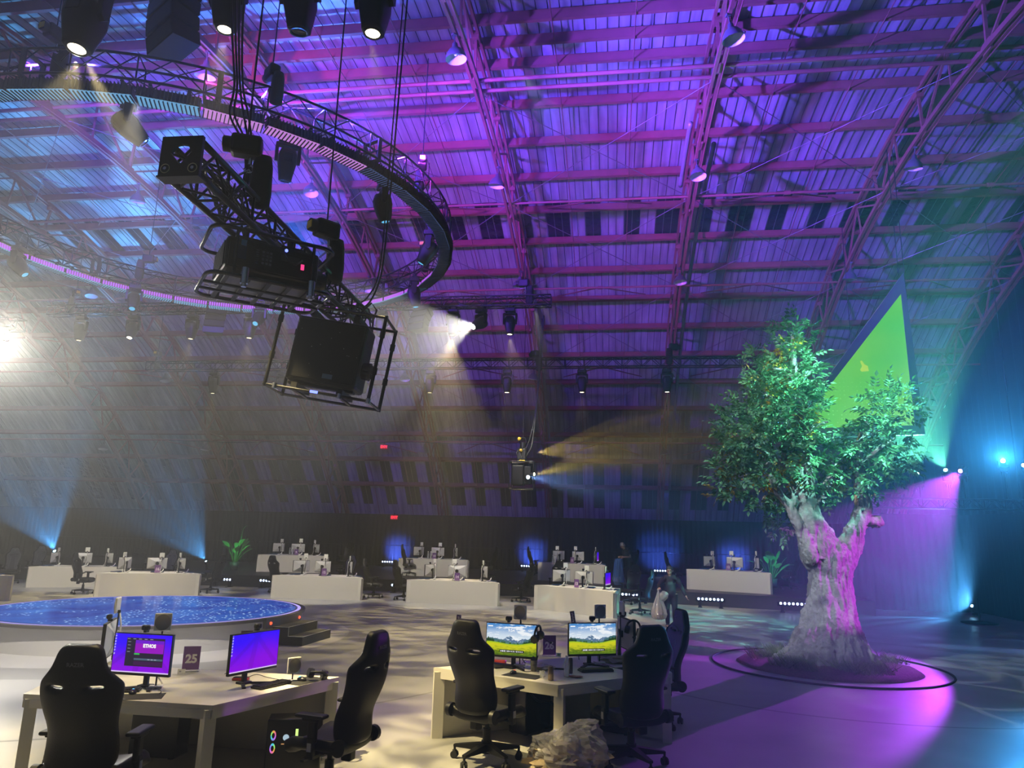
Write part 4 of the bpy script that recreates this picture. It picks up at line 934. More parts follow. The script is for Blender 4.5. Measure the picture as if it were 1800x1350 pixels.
def P_meadow(u, v):
    ridge = 0.50+0.16*max(0, 1-abs(u-0.47)/0.13)+0.05*nz(u, 0.2, 9)+0.03*sin(u*9)
    far = 0.47+0.05*sin(u*6+1)+0.12*sm(0.6, 0.95, u)+0.03*nz(u, 0.6, 14)
    mead = 0.42-0.06*sm(0.1, 0.5, u)+0.09*sm(0.6, 1, u)
    if v < mead:
        t = v/mead; n = nz(u*2, v*5, 7); c = lerp(s2l((92, 122, 22)), s2l((205, 205, 30)), sm(0.15, 0.75, t+0.25*n)); c = lerp(c, s2l((150, 190, 40)), sm(0.85, 1, t))
        return tuple(x*(0.9+0.4*n) for x in c) if t < .35 else c
    tl = 0.50+0.09*nz(u*3, 1.0, 14)-0.4*max(0, u-0.10); tr = 0.42+0.45*(u-0.72)+0.05*nz(u*2, 2.0, 16); tm = mead+0.035+0.03*nz(u, 5.0, 30)
    if (u < 0.16 and v < tl) or (u > 0.72 and v < tr): return s2l((38, 66, 30))
    if 0.2 < u < 0.72 and v < tm and nz(u, 8.0, 26) > -0.05: return s2l((48, 84, 34))
    if v < far: return lerp(s2l((90, 132, 120)), s2l((60, 100, 112)), sm(0.3, 0.6, v))
    if v < ridge:
        n = nz(u*2, v*2, 9); return lerp(s2l((88, 118, 150)), s2l((215, 228, 242)), sm(0.0, 0.25, n+0.6*(v-0.56)))
    c = lerp(s2l((214, 228, 240)), s2l((70, 138, 205)), sm(0.55, 1.0, v)); cl = nz(u*1.2+3, v*3, 4); return lerp(c, s2l((240, 245, 250)), sm(0.0, 0.35, cl))
ME_PURPLE = painted(P_purple, 96, 54); ME_MEADOW = painted(P_meadow, 200, 112)
MEP_FAR = painted(P_purple, 12, 8)
def make_monitor():
    t = thing('monitor', '', 'monitor', group='monitors on the desks')
    b = MB(); b.box((0, 0.0, MZ+MH/2-0.008), (MW+0.016, 0.034, MH+0.034), bv=0.004); b.build('bezel', 'black', t)
    # faceted pale back
    b = MB(); x, z0, z1 = MW/2, MZ-0.01, MZ+MH; q = 0.09; zc = (z0+z1)/2
    b.add([(-x, .018, z0), (x, .018, z0), (x, .018, z1), (-x, .018, z1), (-q, .062, zc-.06), (q, .062, zc-.06), (q, .062, zc+.07), (-q, .062, zc+.07)], [(0, 4, 5, 1), (1, 5, 6, 2), (2, 6, 7, 3), (3, 7, 4, 0), (4, 7, 6, 5)]); b.build('back_shell', 'monback', t)
    b = MB(); b.box((0, 0.10, 0.19), (0.05, 0.035, 0.36), bv=0.008); b.box((0, 0.075, zc), (0.10, 0.05, 0.08), bv=0.01); b.build('stand_neck', 'black', t)
    b = MB()
    for s in (-1, 1): b.bar((0, 0.12, 0.008), (s*0.17, -0.09, 0.008), 0.035, 0.014)
    b.box((0, 0.1, 0.012), (0.12, 0.10, 0.022), bv=0.006); b.build('stand_foot', 'black', t)
    s = link('screen', MEP_FAR, t); return t
MON = freeze(make_monitor()); mu_ = [False]
def monitor(x, y, z, face, label, pic=None, back=None, grp='monitors on the desks'):
    o = MON if not mu_[0] else copy_tree(MON); mu_[0] = True; a = rad(face)
    o.location = (x, y, z); o.rotation_euler = (0, 0, atan2(cos(a), -sin(a))); o['label'] = label; o['group'] = grp
    child(o, 'screen').data = pic or MEP_FAR
    return o
def local(o, x, y, z): return o.matrix_basis @ V((x, y, z))
def facedir(a): return (0, 0, atan2(cos(rad(a)), -sin(rad(a))))
def make_webcam():
    t = thing('webcam', '', 'webcam', group='webcams on the monitors')
    b = MB(); b.box((0, 0, 0.045), (0.075, 0.05, 0.05), bv=0.015); b.build('body', 'black', t)
    b = MB(); b.box((0, 0.01, 0.012), (0.03, 0.05, 0.022), bv=0.004); b.build('clip', 'black', t); b = MB(); b.cyl((0, -0.02, 0.045), (0, -0.03, 0.045), 0.016, n=14); b.build('lens', 'blackgloss', t); return t
WC = freeze(make_webcam()); wu = [False]
def on_top(proto, used, mon, dx, dz, label, dy=0.0, tilt=None):
    o = proto if not used[0] else copy_tree(proto); used[0] = True; o.location = local(mon, dx, dy, dz); o.rotation_euler = mon.rotation_euler; o['label'] = label; return o
def make_keylight():                                          # square diffuser on a pole clamped behind the screen; front = -Y
    t = thing('key_light', '', 'lamp', group='square key lights at the desks')
    b = MB(); b.box((0, 0, 0.60), (0.155, 0.022, 0.165), bv=0.03); b.build('lamp_housing', 'offwhite', t)
    b = MB(); b.lathe([(0.0, -0.001), (0.066, 0.0), (0.07, 0.004)], 24); o = b.build('diffuser', 'keylight', t, loc=(0, -0.0125, 0.60), rot=(pi/2, 0, 0)); o.scale = (1, 1.06, 1)
    b = MB(); b.cyl((0, 0.02, 0.0), (0, 0.02, 0.54), 0.008, n=8); b.box((0, 0.02, 0.535), (0.03, 0.03, 0.03)); b.build('pole', 'black', t)
    b = MB(); b.tube([(0.0, 0.03, 0.52), (0.01, 0.06, 0.40), (-0.02, 0.05, 0.25), (0.0, 0.06, 0.1), (0.04, 0.12, 0.02)], 0.008, 6); b.build('cord', 'offwhite', t)
    b = MB(); b.box((0, 0.02, 0.012), (0.12, 0.09, 0.024), bv=0.008); b.build('base', 'offwhite', t); return t
KL = freeze(make_keylight()); ku = [False]
def keylight(x, y, z, face, label, h=0.0):
    o = KL if not ku[0] else copy_tree(KL); ku[0] = True; o.location = (x, y, z+h); o.rotation_euler = facedir(face); o['label'] = label; return o
def sign(x, y, z, face, num, label, sc=1.0):
    t = thing('table_number', label, 'sign', (x, y, z), group='purple table numbers', rot=facedir(face)); t.scale = (sc,)*3
    MB().box((0, 0.0, 0.125), (0.15, 0.008, 0.21)).build('card', 'purplecard', t)
    text('number', num, 0.105, 'cardtext', t, (0, -0.0055, 0.115), (pi/2, 0, 0), 0.001, bold=0.004)
    b = MB(); b.add([(-.075, -.0048, .11), (-.02, -.0048, .17), (.075, -.0048, .08), (.075, -.0048, .02), (-.075, -.0048, .02)], [(0, 4, 3, 2, 1)]); b.build('print_motif', mat('mid_purple_print', (0.22, 0.09, 0.30), 0.5), t)
    MB().box((0, 0.01, 0.008), (0.16, 0.07, 0.016), bv=0.003).build('stand', 'acryl', t); return t
MAT['blueglow'] = emat('blue_key_glow', (0.05, 0.35, 0.9), 0.9)
def make_keyboard(glow=True):
    t = thing('keyboard', '', 'keyboard', group='keyboards on the desks')
    b = MB(); b.box((0, 0, 0.012), (0.40, 0.135, 0.02), bv=0.005); b.build('case', 'black', t)
    b = MB()
    for r in range(5):
        for c in range(18): b.box((-0.181+c*0.0213, -0.05+r*0.024, 0.027), (0.017, 0.019, 0.012))
    b.build('keys', 'black', t)
    if glow: MB().box((0, 0.0, 0.0235), (0.385, 0.122, 0.002)).build('backlight', 'blueglow', t)
    return t
KB = freeze(make_keyboard(True)); KBD = freeze(make_keyboard(False)); kbu = {KB.name: False, KBD.name: False}
def keyboard(x, y, z, face, label, glow=True):
    p = KB if glow else KBD; o = p if not kbu[p.name] else copy_tree(p); kbu[p.name] = True; o.location = (x, y, z); o.rotation_euler = facedir(face); o['label'] = label; return o
def mouse(x, y, z, face, label, glow):
    t = thing('mouse', label, 'mouse', (x, y, z), rot=facedir(face)); b = MB(); b.ball((0, 0, 0.006), 0.034, 14, 8, (1, 1.75, 0.95)); b.build('body', 'blackgloss', t)
    MB().ball((0, 0.025, 0.028), 0.013, 8, 6, (1, 1.6, 0.8)).build('logo_light', glow, t); return t
def mousepad(x, y, z, face, label, w=0.36, d=0.28):
    o = MB().box((0, 0, 0.002), (w, d, 0.004)).build('mouse_pad', 'rubber', None, (x, y, z), facedir(face)); return tag(o, label, 'mouse pad')
def headset(loc, label, rot, lying=False):
    t = thing('headset', label, 'headset', loc, rot=rot)
    b = MB(); b.tube([V((0.085*cos(q), 0, 0.10+0.10*sin(q))) for q in [pi*i/12 for i in range(13)]], 0.013, 8); b.build('headband', 'black', t)
    for s in (-1, 1):
        b = MB(); b.cyl((s*0.062, 0, 0.07), (s*0.10, 0, 0.07), 0.05, 0.044, n=18); b.cyl((s*0.045, 0, 0.07), (s*0.064, 0, 0.07), 0.046, n=18); b.build('ear_cup', 'blackgloss', t)
    b = MB(); b.tube([(0.09, -0.02, 0.05), (0.09, -0.07, 0.025), (0.07, -0.12, 0.02), (0.04, -0.15, 0.03)], 0.004, 6); b.ball((0.035, -0.155, 0.03), 0.014, 8, 6); b.build('boom_mic', 'black', t); return t
def blob(r, h, seed, amp, n=28, m=14, sc=(1, 1)):            # crumpled bag / bundle surface
    b = MB(); vs = []
    for i in range(m+1):
        a = pi*i/m
        for j in range(n):
            t = 2*pi*j/n; d = V((sin(a)*cos(t), sin(a)*sin(t), cos(a))); k = 1+amp*mnoise.fractal(d*2.2+V((seed, seed*1.7, 0)), 0.55, 2.0, 5)+amp*0.5*abs(sin(7*t+4*a+seed))
            vs.append((d.x*r*k*sc[0], d.y*r*k*sc[1], max(0.0, h*0.48+d.z*h*0.5*k)))
    b.add(vs, [(i*n+j, (i+1)*n+j, (i+1)*n+(j+1) % n, i*n+(j+1) % n) for i in range(m) for j in range(n)], False); return b
# ================================================================== desks: half hexagons with one closed long side
def desk(pts, z, label, group='white half-hexagon desks'):   # pts: the four table corners, pts[0]-pts[3] is the closed side
    c = sum((V((*p, 0)) for p in pts), V())/4; t = thing('desk', label, 'desk', (c.x, c.y, z), group=group)
    P = [V((p[0]-c.x, p[1]-c.y, 0)) for p in pts]; H = 0.74
    area = sum(P[i].x*P[(i+1) % 4].y-P[(i+1) % 4].x*P[i].y for i in range(4)); Q = P if area > 0 else P[::-1]
    b = MB(); b.prism([(p.x, p.y) for p in Q], H-0.04, H)
    for i in range(3): b.bar(P[i]*0.985+V((0, 0, H-0.075)), P[i+1]*0.985+V((0, 0, H-0.075)), 0.03, 0.075)   # apron
    b.build('worktop', 'white', t)
    d = (P[3]-P[0]).normalized(); inn = (P[1]+P[2]-P[0]-P[3]).normalized()
    b = MB(); b.bar(P[0]+inn*0.02+V((0, 0, (H-0.04)/2)), P[3]+inn*0.02+V((0, 0, (H-0.04)/2)), 0.04, H-0.04); b.build('front_panel', 'white', t)
    for i in (0, 1, 2, 3):
        w = 0.10 if i in (1, 2) else 0.12; cen = -P[i].normalized()*0.07
        b = MB(); b.box(P[i]+cen+V((0, 0, (H-0.04)/2)), (w, w, H-0.04), M4.Rotation(atan2(P[i].y, P[i].x), 3, 'Z')); b.build('leg', 'white', t)
    return t, [V((*p, z+H)) for p in pts]
def computer(x, y, z, face, label, lit=True):
    t = thing('desktop_computer', label, 'computer', (x, y, z), rot=facedir(face), group='black desktop computers under the desks')
    b = MB(); b.box((0, 0, 0.255), (0.24, 0.5, 0.49), bv=0.01); b.build('case', 'blackgloss', t)
    b = MB()
    for sx in (-0.09, 0.09):
        for sy in (-0.2, 0.2): b.box((sx, sy, 0.006), (0.04, 0.05, 0.012))
    b.build('feet', 'rubber', t)
    if lit:
        hues = [(1, .2, .4), (1, .5, .1), (.4, 1, .2), (.1, .8, .9), (.3, .3, 1), (.8, .2, 1)]
        for k, (yy, zz, r) in enumerate(((-0.19, 0.36, 0.045), (-0.19, 0.25, 0.045))):
            for q in range(6):
                b = MB(); b.add([V((0.1215, yy+rr*cos(a)*0.55, zz+rr*sin(a))) for a in (2*pi*q/6, 2*pi*(q+.5)/6, 2*pi*(q+1)/6) for rr in (r*0.55, r)], [(0, 1, 3, 2), (2, 3, 5, 4)]); b.build('fan_glow', emat('fan_led', hues[(q+2*k) % 6], 0.8), t)
        for k, zz in enumerate((0.38, 0.30)): MB().box((0.1218, 0.02, zz), (0.003, 0.025, 0.065)).build('memory_glow', emat('memory_led', ((.65, .9, .25), (.1, .9, .3))[k], 1.2), t)
        b = MB(); b.cyl((0.120, -0.075, 0.34), (0.1225, -0.075, 0.34), 0.028, n=16); b.build('pump_display', emat('pale_pump_display', (0.45, 0.6, 0.7), 0.9), t)
        MB().box((0.1215, -0.05, 0.285), (0.003, 0.13, 0.008)).build('strip_glow', emat('amber_strip', (0.8, 0.4, 0.15), 0.7), t)
    return t
def can(x, y, z, label, m): 
    t = thing('drink_can', label, 'can', (x, y, z)); MB().lathe([(0.0, 0.0), (0.024, 0.0), (0.030, 0.008), (0.030, 0.128), (0.025, 0.142), (0.024, 0.146), (0.022, 0.143), (0.0, 0.143)], 20).build('body', m, t)
    b = MB(); b.box((0, 0, 0.146), (0.012, 0.022, 0.003)); b.build('ring_pull', 'chrome', t); return t
MAT['clear'] = mat('clear_plastic', (0.9, 0.92, 0.95), 0.08, alpha=0.28)
def bottle(x, y, z, label, s=1.0, grp=None):
    t = thing('water_bottle', label, 'bottle', (x, y, z), group=grp); t.scale = (s, s, s)
    MB().lathe([(0, 0), (0.03, 0), (0.032, 0.02), (0.029, 0.05), (0.032, 0.08), (0.032, 0.13), (0.02, 0.17), (0.013, 0.185), (0.013, 0.195)], 18).build('body', 'clear', t)
    MB().cyl((0, 0, 0.193), (0, 0, 0.212), 0.015, n=14).build('cap', 'offwhite', t); return t
# ---------------------------------------------------------------- near desk numbered 25
TZ = 0.74
d25, c25 = desk([(-5.79, 7.66), (-5.22, 6.17), (-3.40, 6.17), (-2.83, 7.64)], 0, 'white half-hexagon desk with the number 25 sign, nearest at the left')
m = monitor(-4.40, 6.60, TZ, -92, 'monitor showing a purple desktop with the ETHOS window, behind the near black chair', ME_PURPLE)
S0 = -0.0185
b = MB(); b.box((0.03, S0, MZ+0.185), (0.40, 0.0012, 0.255)); b.build('app_window', emat('dark_app_window', s2l((38, 30, 52)), 1.0), m)
b = MB(); b.box((0.075, S0-0.001, MZ+0.235), (0.30, 0.0012, 0.115)); b.build('app_banner', emat('magenta_banner', s2l((150, 10, 190)), 1.0), m)
b = MB(); b.box((0.075, S0-0.0015, MZ+0.278), (0.30, 0.0012, 0.03)); b.build('app_banner', emat('violet_banner', s2l((110, 20, 205)), 1.0), m)
text('banner_title', 'ETHOS', 0.043, emat('white_title', (1, 1, 1), 1.0), m, (0.075, S0-0.003, MZ+0.243), (pi/2, 0, 0), 0.0003, bold=0.0022)
b = MB(); b.box((-0.05, S0-0.001, MZ+0.168), (0.055, 0.0012, 0.014)); b.build('app_button', emat('green_button', s2l((60, 190, 90)), 1.0), m)
b = MB(); b.box((0.075, S0-0.001, MZ+0.122), (0.30, 0.0012, 0.016)); b.build('app_row', emat('teal_row', s2l((78, 100, 120)), 1.0), m)
b = MB(); b.box((0.075, S0-0.001, MZ+0.085), (0.30, 0.0012, 0.036)); b.build('app_row', emat('plum_row', s2l((62, 24, 74)), 1.0), m)
b = MB()
for i in range(5): b.box((-0.15+0.06*i, S0-0.0016, MZ+0.302), (0.03, 0.0008, 0.005))
for i in range(4): b.box((-0.14, S0-0.0016, MZ+0.275-0.03*i), (0.03, 0.0008, 0.004))
for i in range(3): b.box((0.08+0.035*i, S0-0.0016, MZ+0.122), (0.022, 0.0008, 0.007))
b.build('app_text_lines', emat('pale_ui_lines', s2l((170, 175, 190)), 1.0), m)
MON25A = m
q_ = az(441, 1204, TZ); m2 = monitor(q_.x, q_.y, TZ, -20, 'monitor with a plain purple desktop, at the right side of the desk numbered 25', ME_PURPLE); MON25B = m2
m3 = monitor(-5.32, 7.35, TZ, 207, 'monitor seen edge-on, with a white lamp above it, back left of the desk numbered 25'); MON25C = m3
on_top(WC, wu, MON25A, -0.0, 0.505, 'black webcam on the monitor with the ETHOS window'); on_top(WC, wu, MON25B, 0.02, 0.505, 'black webcam on the monitor with the plain purple desktop'); on_top(WC, wu, MON25C, 0.1, 0.505, 'black webcam on the edge-on monitor at the left')
p = local(MON25A, 0.13, 0.06, 0); keylight(p.x, p.y, TZ, -66, 'square key light above the monitor with the ETHOS window', 0.0)
p = az(515, 1197, TZ); o = keylight(p.x, p.y, TZ, -40, 'square key light standing low at the right end of the desk numbered 25', 0.0); o.scale = (1.05, 1, 0.32); o.scale = (0.95, 0.95, 0.95); o.location.z = TZ-0.42
KLLOW = o
for q in ('pole', 'cord', 'base'):
    c = child(o, q)
    bpy.data.objects.remove(c)
MB().cyl((0, 0.02, 0.442), (0, 0.02, 0.53), 0.008, n=8).build('pole', 'black', o); MB().box((0, 0.02, 0.448), (0.11, 0.08, 0.012), bv=0.004).build('base', 'offwhite', o)
p = local(MON25C, 0.02, 0.05, 0); keylight(p.x, p.y, TZ, 200, 'square key light edge-on above the leftmost monitor of the desk numbered 25', 0.06)
p = az(334, 1181, TZ); sign(p.x, p.y, TZ, -66, '25', 'purple table number reading 25', 1.12)
p = az(318, 1186, TZ); t = thing('small_card', 'little white card leaning at the foot of the number 25 sign', 'card', tuple(p), rot=(rad(-15), 0, rad(20))); MB().box((0, 0, 0.03), (0.075, 0.003, 0.05)).build('card', 'offwhite', t)
b = MB(); b.box((-0.012, -0.002, 0.032), (0.02, 0.001, 0.016)); b.build('print', 'greyline', t)
for px, py, Y, lab, nm_ in ((201, 1113, 7.9, 'dark name card behind the monitor with the ETHOS window', 'VANDESUN'), (434, 1108, 7.62, 'dark name card behind the plain purple monitor', 'MARCTICE')):
    p = ay(px, py+7, Y); t = thing('name_card', lab, 'sign', (p.x, p.y, TZ), rot=facedir(-65)); hgt = p.z-TZ
    MB().box((0, 0, hgt), (0.12, 0.006, 0.075)).build('card', 'darkcard', t); MB().cyl((0, 0.006, 0), (0, 0.006, hgt), 0.005, n=6).build('pole', 'black', t); text('lettering', nm_, 0.018, 'cardtext', t, (0, -0.004, hgt), (pi/2, 0, 0), 0.0005)
p = az(243, 1225, TZ); mousepad(p.x, p.y, TZ, -66, 'black mouse pad under the glowing mouse at the desk numbered 25', 0.42, 0.24)
p = az(233, 1220, TZ); mouse(p.x, p.y, TZ+0.004, -60, 'black mouse with a blue glow beside the near black chair', emat('blue_mouse_glow', (0.1, 0.55, 1), 2.0))
p = az(205, 1216, TZ); keyboard(p.x, p.y, TZ, -66, 'dark keyboard half hidden by the near black chair', False)
p = az(477, 1206, TZ); keyboard(p.x, p.y, TZ, -21, 'black keyboard before the plain purple monitor', False)
p = az(535, 1197, TZ); mousepad(p.x, p.y, TZ, -21, 'black mouse pad under the headset at the right end of the desk numbered 25', 0.42, 0.26)
p = az(530, 1197, TZ); mouse(p.x, p.y, TZ+0.004, -25, 'black mouse with a cyan glow by the headset', emat('cyan_mouse_glow', (0.1, 0.8, 1), 2.5))
p = az(553, 1194, TZ); headset((p.x, p.y, TZ+0.045), 'black headset lying on its side with the microphone up, right end of the desk', (rad(75), rad(12), rad(40)))
p = az(423, 1196, TZ); t = thing('phone_dock', 'red and black pocket device at the foot of the plain purple monitor', 'device', tuple(p), rad(10)); MB().box((0, 0, 0.014), (0.16, 0.075, 0.028), bv=0.01).build('body', 'red', t); MB().box((0, 0, 0.03), (0.14, 0.06, 0.01), bv=0.004).build('top', 'black', t)
for k, pts in enumerate(([(430, 1195), (450, 1187), (470, 1192), (490, 1196)], [(395, 1186), (405, 1181), (412, 1185), (400, 1188), (418, 1184)], [(262, 1218), (272, 1212), (283, 1216), (280, 1221)])):
    cable(('thin black cable curling behind the keyboard of the plain purple monitor', 'tangled black cable at the left of the plain purple monitor', 'thin black cable looping by the ETHOS monitor stand')[k], [az(x, y, TZ)+V((0, 0, 0.008)) for x, y in pts], 0.0035)
computer(-2.98, 6.98, 0, 200, 'black computer with glowing coloured parts, under the right side of the desk numbered 25'); computer(-4.5, 7.2, 0, 180, 'unlit black computer under the middle of the desk numbered 25', False)
cp = az(462, 1290, 0.2)
chair_top(146, 1133, 100, 'near black gaming chair seen from behind, in front of the ETHOS monitor', s=1.06)
chair_top(664, 1109, 168, 'black gaming chair in profile at the right end of the desk numbered 25', s=1.06)
chair(-6.2, 5.75, 24, 'black gaming chair cut by the left edge of the photo')
# ---------------------------------------------------------------- near desk numbered 26
d26, c26 = desk([(-2.01, 8.45), (-0.54, 7.82), (0.70, 8.86), (0.50, 10.39)], 0, 'white half-hexagon desk with the number 26 sign, cluttered with drinks')
n1_, n2_, n3_ = -114, -52, 8
MA = monitor(-1.14, 8.62, TZ, -98, 'left meadow wallpaper monitor on the desk numbered 26', ME_MEADOW)
MBn = monitor(-0.22, 9.02, TZ, -66, 'right meadow wallpaper monitor on the desk numbered 26', ME_MEADOW)
MC = monitor(0.20, 9.66, TZ, 18, 'monitor showing its pale back, right end of the desk numbered 26')
EW = emat('white_screen_text', (1, 1, 1), 1.0); ED = emat('dark_screen_bar', (0.03, 0.035, 0.03), 1.0)
for mm_ in (MA, MBn):
    text('clock_text', '9:54', 0.045, EW, mm_, (0.0, S0-0.001, MZ+0.275), (pi/2, 0, 0), 0.0003, bold=0.001)
    b = MB(); b.box((0.01, S0, MZ+0.045), (0.29, 0.001, 0.03)); b.build('widget_bar', ED, mm_)
    b = MB(); random.seed(5)
    for i in range(13): b.box((-0.12+i*0.021, S0-0.001, MZ+0.045), (0.012*random.uniform(.5, 1.2), 0.0006, 0.014*random.uniform(.5, 1.2)))
    b.build('widget_text', EW, mm_)
    b = MB(); b.box((-0.255, S0, MZ+0.315), (0.06, 0.001, 0.012)); b.build('tray_text', EW, mm_)
for mm_, lab, dx in ((MA, 'black webcam on the left meadow monitor', -0.04), (MBn, 'black webcam on the right meadow monitor', 0.0), (MC, 'black webcam on the monitor showing its pale back', 0.1)): on_top(WC, wu, mm_, dx, 0.505, lab)
p = local(MA, 0.08, 0.06, 0); keylight(p.x, p.y, TZ, -100, 'square key light above the left meadow monitor', 0.02)
p = local(MBn, 0.13, 0.06, 0); keylight(p.x, p.y, TZ, -60, 'square key light above the right meadow monitor', 0.02)
p = local(MC, -0.06, 0.08, 0); keylight(p.x, p.y, TZ, 20, 'key light seen from the side above the pale monitor back', 0.03)
for px, py, Y, lab, lean in ((803, 1092, 9.0, 'dark upright name card behind the left meadow monitor', 0.05), (1018, 1085, 9.45, 'dark upright name card behind the right meadow monitor', -0.16)):
    p = ay(px, py, Y); t = thing('name_card', lab, 'sign', (p.x, p.y, TZ), rot=(0, lean, rad(-10))); h = p.z-TZ
    MB().box((0, 0, h), (0.055, 0.02, 0.155)).build('card', 'darkcard', t); MB().cyl((0, 0.012, 0), (0, 0.012, h), 0.006, n=6).build('pole', 'black', t)
    b = MB()
    for i in range(7): b.box((0.004*(i % 2), -0.0105, h-0.05+i*0.017), (0.024, 0.002, 0.011))
    b.build('lettering', 'cardtext', t)
p = az(965.5, 1154, TZ); sign(p.x, p.y, TZ, -75, '26', 'purple table number reading 26', 1.12)
h = headset(tuple(local(MA, 0.31, -0.02, 0.30)), 'black headset hung on the corner of the left meadow monitor', (rad(8), rad(-12), rad(70)))
headset(tuple(local(MC, -0.27, 0.02, 0.31)), 'black headset hung on the monitor showing its pale back', (rad(4), rad(10), rad(-10)))
p = az(880, 1172, TZ); keyboard(p.x, p.y, TZ, -112, 'black keyboard beside the left black chair back', False)
p = az(920, 1188, TZ); mousepad(p.x, p.y, TZ, -112, 'black mouse pad at the front edge of the desk numbered 26', 0.42, 0.24)
p = az(902, 1185, TZ); mouse(p.x, p.y, TZ+0.004, -110, 'mouse with a red glow on the mouse pad', emat('red_mouse_glow', (1, 0.1, 0.08), 2.0))
p = az(1047, 1180, TZ); keyboard(p.x, p.y, TZ, -64, 'black keyboard in front of the right meadow monitor', False)
p = az(1112, 1176, TZ); mousepad(p.x, p.y, TZ, -50, 'black mouse pad by the right black chair', 0.3, 0.26)
p = az(938, 1180, TZ)
t = thing('paper_cup', 'patterned paper cup stuffed with dark litter, below the number 26', 'cup', tuple(p)); MB().lathe([(0, 0), (0.03, 0), (0.042, 0.12), (0.039, 0.12), (0.035, 0.09), (0, 0.088)], 20).build('cup', mat('patterned_cup', (0.14, 0.13, 0.12), 0.6, var=0.8, vscale=70), t)
b = MB(); b.add([(-.03, 0, .09), (.03, .01, .09), (.055, .0, .175), (.02, .01, .15), (-.01, .0, .165), (-.035, .0, .13)], [(0, 1, 2, 3, 4, 5)]); b.add([(-.02, .02, .09), (.03, -.01, .09), (.02, .0, .155), (-.03, .01, .14)], [(0, 1, 2, 3)]); b.build('litter', mat('dark_blue_wrapper', (0.03, 0.035, 0.07), 0.4), t)
p = az(968, 1196, TZ); can(p.x, p.y, TZ, 'bronze drink can at the front corner of the desk numbered 26', mat('bronze_can', (0.33, 0.25, 0.19), 0.3, 0.7))
p = az(1003, 1184, TZ); can(p.x, p.y, TZ, 'slim dark drink can beside the clear bottle', mat('dark_can', (0.10, 0.08, 0.11), 0.3, 0.6)).scale = (0.8, 0.8, 1.15)
p = az(996, 1190, TZ); bottle(p.x, p.y, TZ, 'clear plastic bottle next to the slim dark can', 1.05); p = az(1104, 1150, TZ); bottle(p.x, p.y, TZ, 'clear plastic bottle beside the right black chair head', 1.0)
p = az(953, 1192, TZ); t = thing('plastic_cup', 'short clear plastic cup left of the bronze can', 'cup', tuple(p)); MB().lathe([(0, 0), (0.026, 0), (0.034, 0.075), (0.032, 0.075), (0.025, 0.005), (0, 0.005)], 20).build('cup', 'clear', t)
p = az(956, 1176, TZ); t = thing('food_wrapper', 'crumpled pale food wrapper behind the paper cup', 'wrapper', tuple(p)); blob(0.10, 0.05, 2.0, 0.5, 18, 8).build('wrapper', mat('greasy_paper', (0.55, 0.48, 0.33), 0.6), t)
MB().box((0.16, 0.02, 0.008), (0.16, 0.05, 0.014), bv=0.005).build('tray', 'black', t)
p = az(1083, 1165, TZ); t = thing('food_wrapper', 'crumpled olive snack bag behind the right keyboard', 'wrapper', tuple(p)); blob(0.13, 0.08, 5.0, 0.5, 18, 8, (1.2, 0.7)).build('wrapper', mat('olive_snack_bag', (0.35, 0.33, 0.2), 0.4), t)
p = az(1013, 1191, TZ); t = thing('food_wrapper', 'small flat red wrapper in front of the right keyboard', 'wrapper', tuple(p)); blob(0.055, 0.02, 7.0, 0.5, 14, 6, (1.3, 0.6)).build('wrapper', mat('red_wrapper', (0.35, 0.05, 0.05), 0.4), t)
p = az(1033, 1172, TZ)+V((0, 0, 0)); t = thing('phone_dock', 'red pocket device behind the right meadow monitor', 'device', tuple(az(1062, 1158, TZ)), 0.4); MB().box((0, 0, 0.014), (0.16, 0.07, 0.028), bv=0.01).build('body', 'red', t)
t = thing('phone_dock', 'red pocket device behind the left meadow monitor stand', 'device', tuple(az(878, 1166, TZ)), -0.2); MB().box((0, 0, 0.02), (0.16, 0.06, 0.04), bv=0.01).build('body', 'red', t)
p = az(981, 1156, TZ); t = thing('small_card', 'little green and white card beside the number 26 sign', 'card', tuple(p), rot=(rad(-15), 0, rad(-20))); MB().box((0, 0, 0.03), (0.075, 0.003, 0.055)).build('card', 'offwhite', t); MB().box((0.005, -0.002, 0.035), (0.04, 0.001, 0.03)).build('print', mat('green_print', (0.1, 0.25, 0.12), 0.5), t)
for k, pts in enumerate(([(905, 1165), (915, 1178), (925, 1182), (940, 1180)], [(1045, 1165), (1065, 1170), (1085, 1176), (1100, 1172)], [(930, 1150), (925, 1160), (918, 1168), (922, 1176)])):
    cable(('thin black cable beside the left keyboard on the desk numbered 26', 'thin black cable behind the right keyboard on the desk numbered 26', 'thin cable trailing from the hung headset to the desk')[k], [az(x, y, TZ)+V((0, 0, 0.008)) for x, y in pts], 0.0035)
computer(0.02, 9.2, 0, -20, 'black computer with two glowing fans, under the desk numbered 26, behind the corner leg'); computer(-0.95, 9.0, 0, 60, 'unlit black computer behind the left black chair', False)
cable('grey hose of bundled cables hanging under the desk numbered 26', [(-1.0, 8.6, 0.68), (-0.95, 8.75, 0.5), (-0.85, 8.9, 0.35), (-0.7, 9.0, 0.32), (-0.6, 9.05, 0.15), (-0.5, 9.1, 0.02)], 0.016)
cable('black cable lying on the floor under the desk numbered 26', [(-1.0, 9.0, 0.01), (-0.6, 9.2, 0.01), (-0.3, 9.1, 0.01), (-0.1, 9.3, 0.01)], 0.01)
chair_top(820, 1089, 62, 'black gaming chair seen from behind, left of the desk numbered 26', s=1.065)
chair_top(1146, 1099, 122, 'black gaming chair seen from behind, right of the bag of rubbish', s=1.06)
chair_top(1197, 1071, 198, 'grey fronted gaming chair facing left at the right end of the desk numbered 26', proto=CHG, s=1.04)
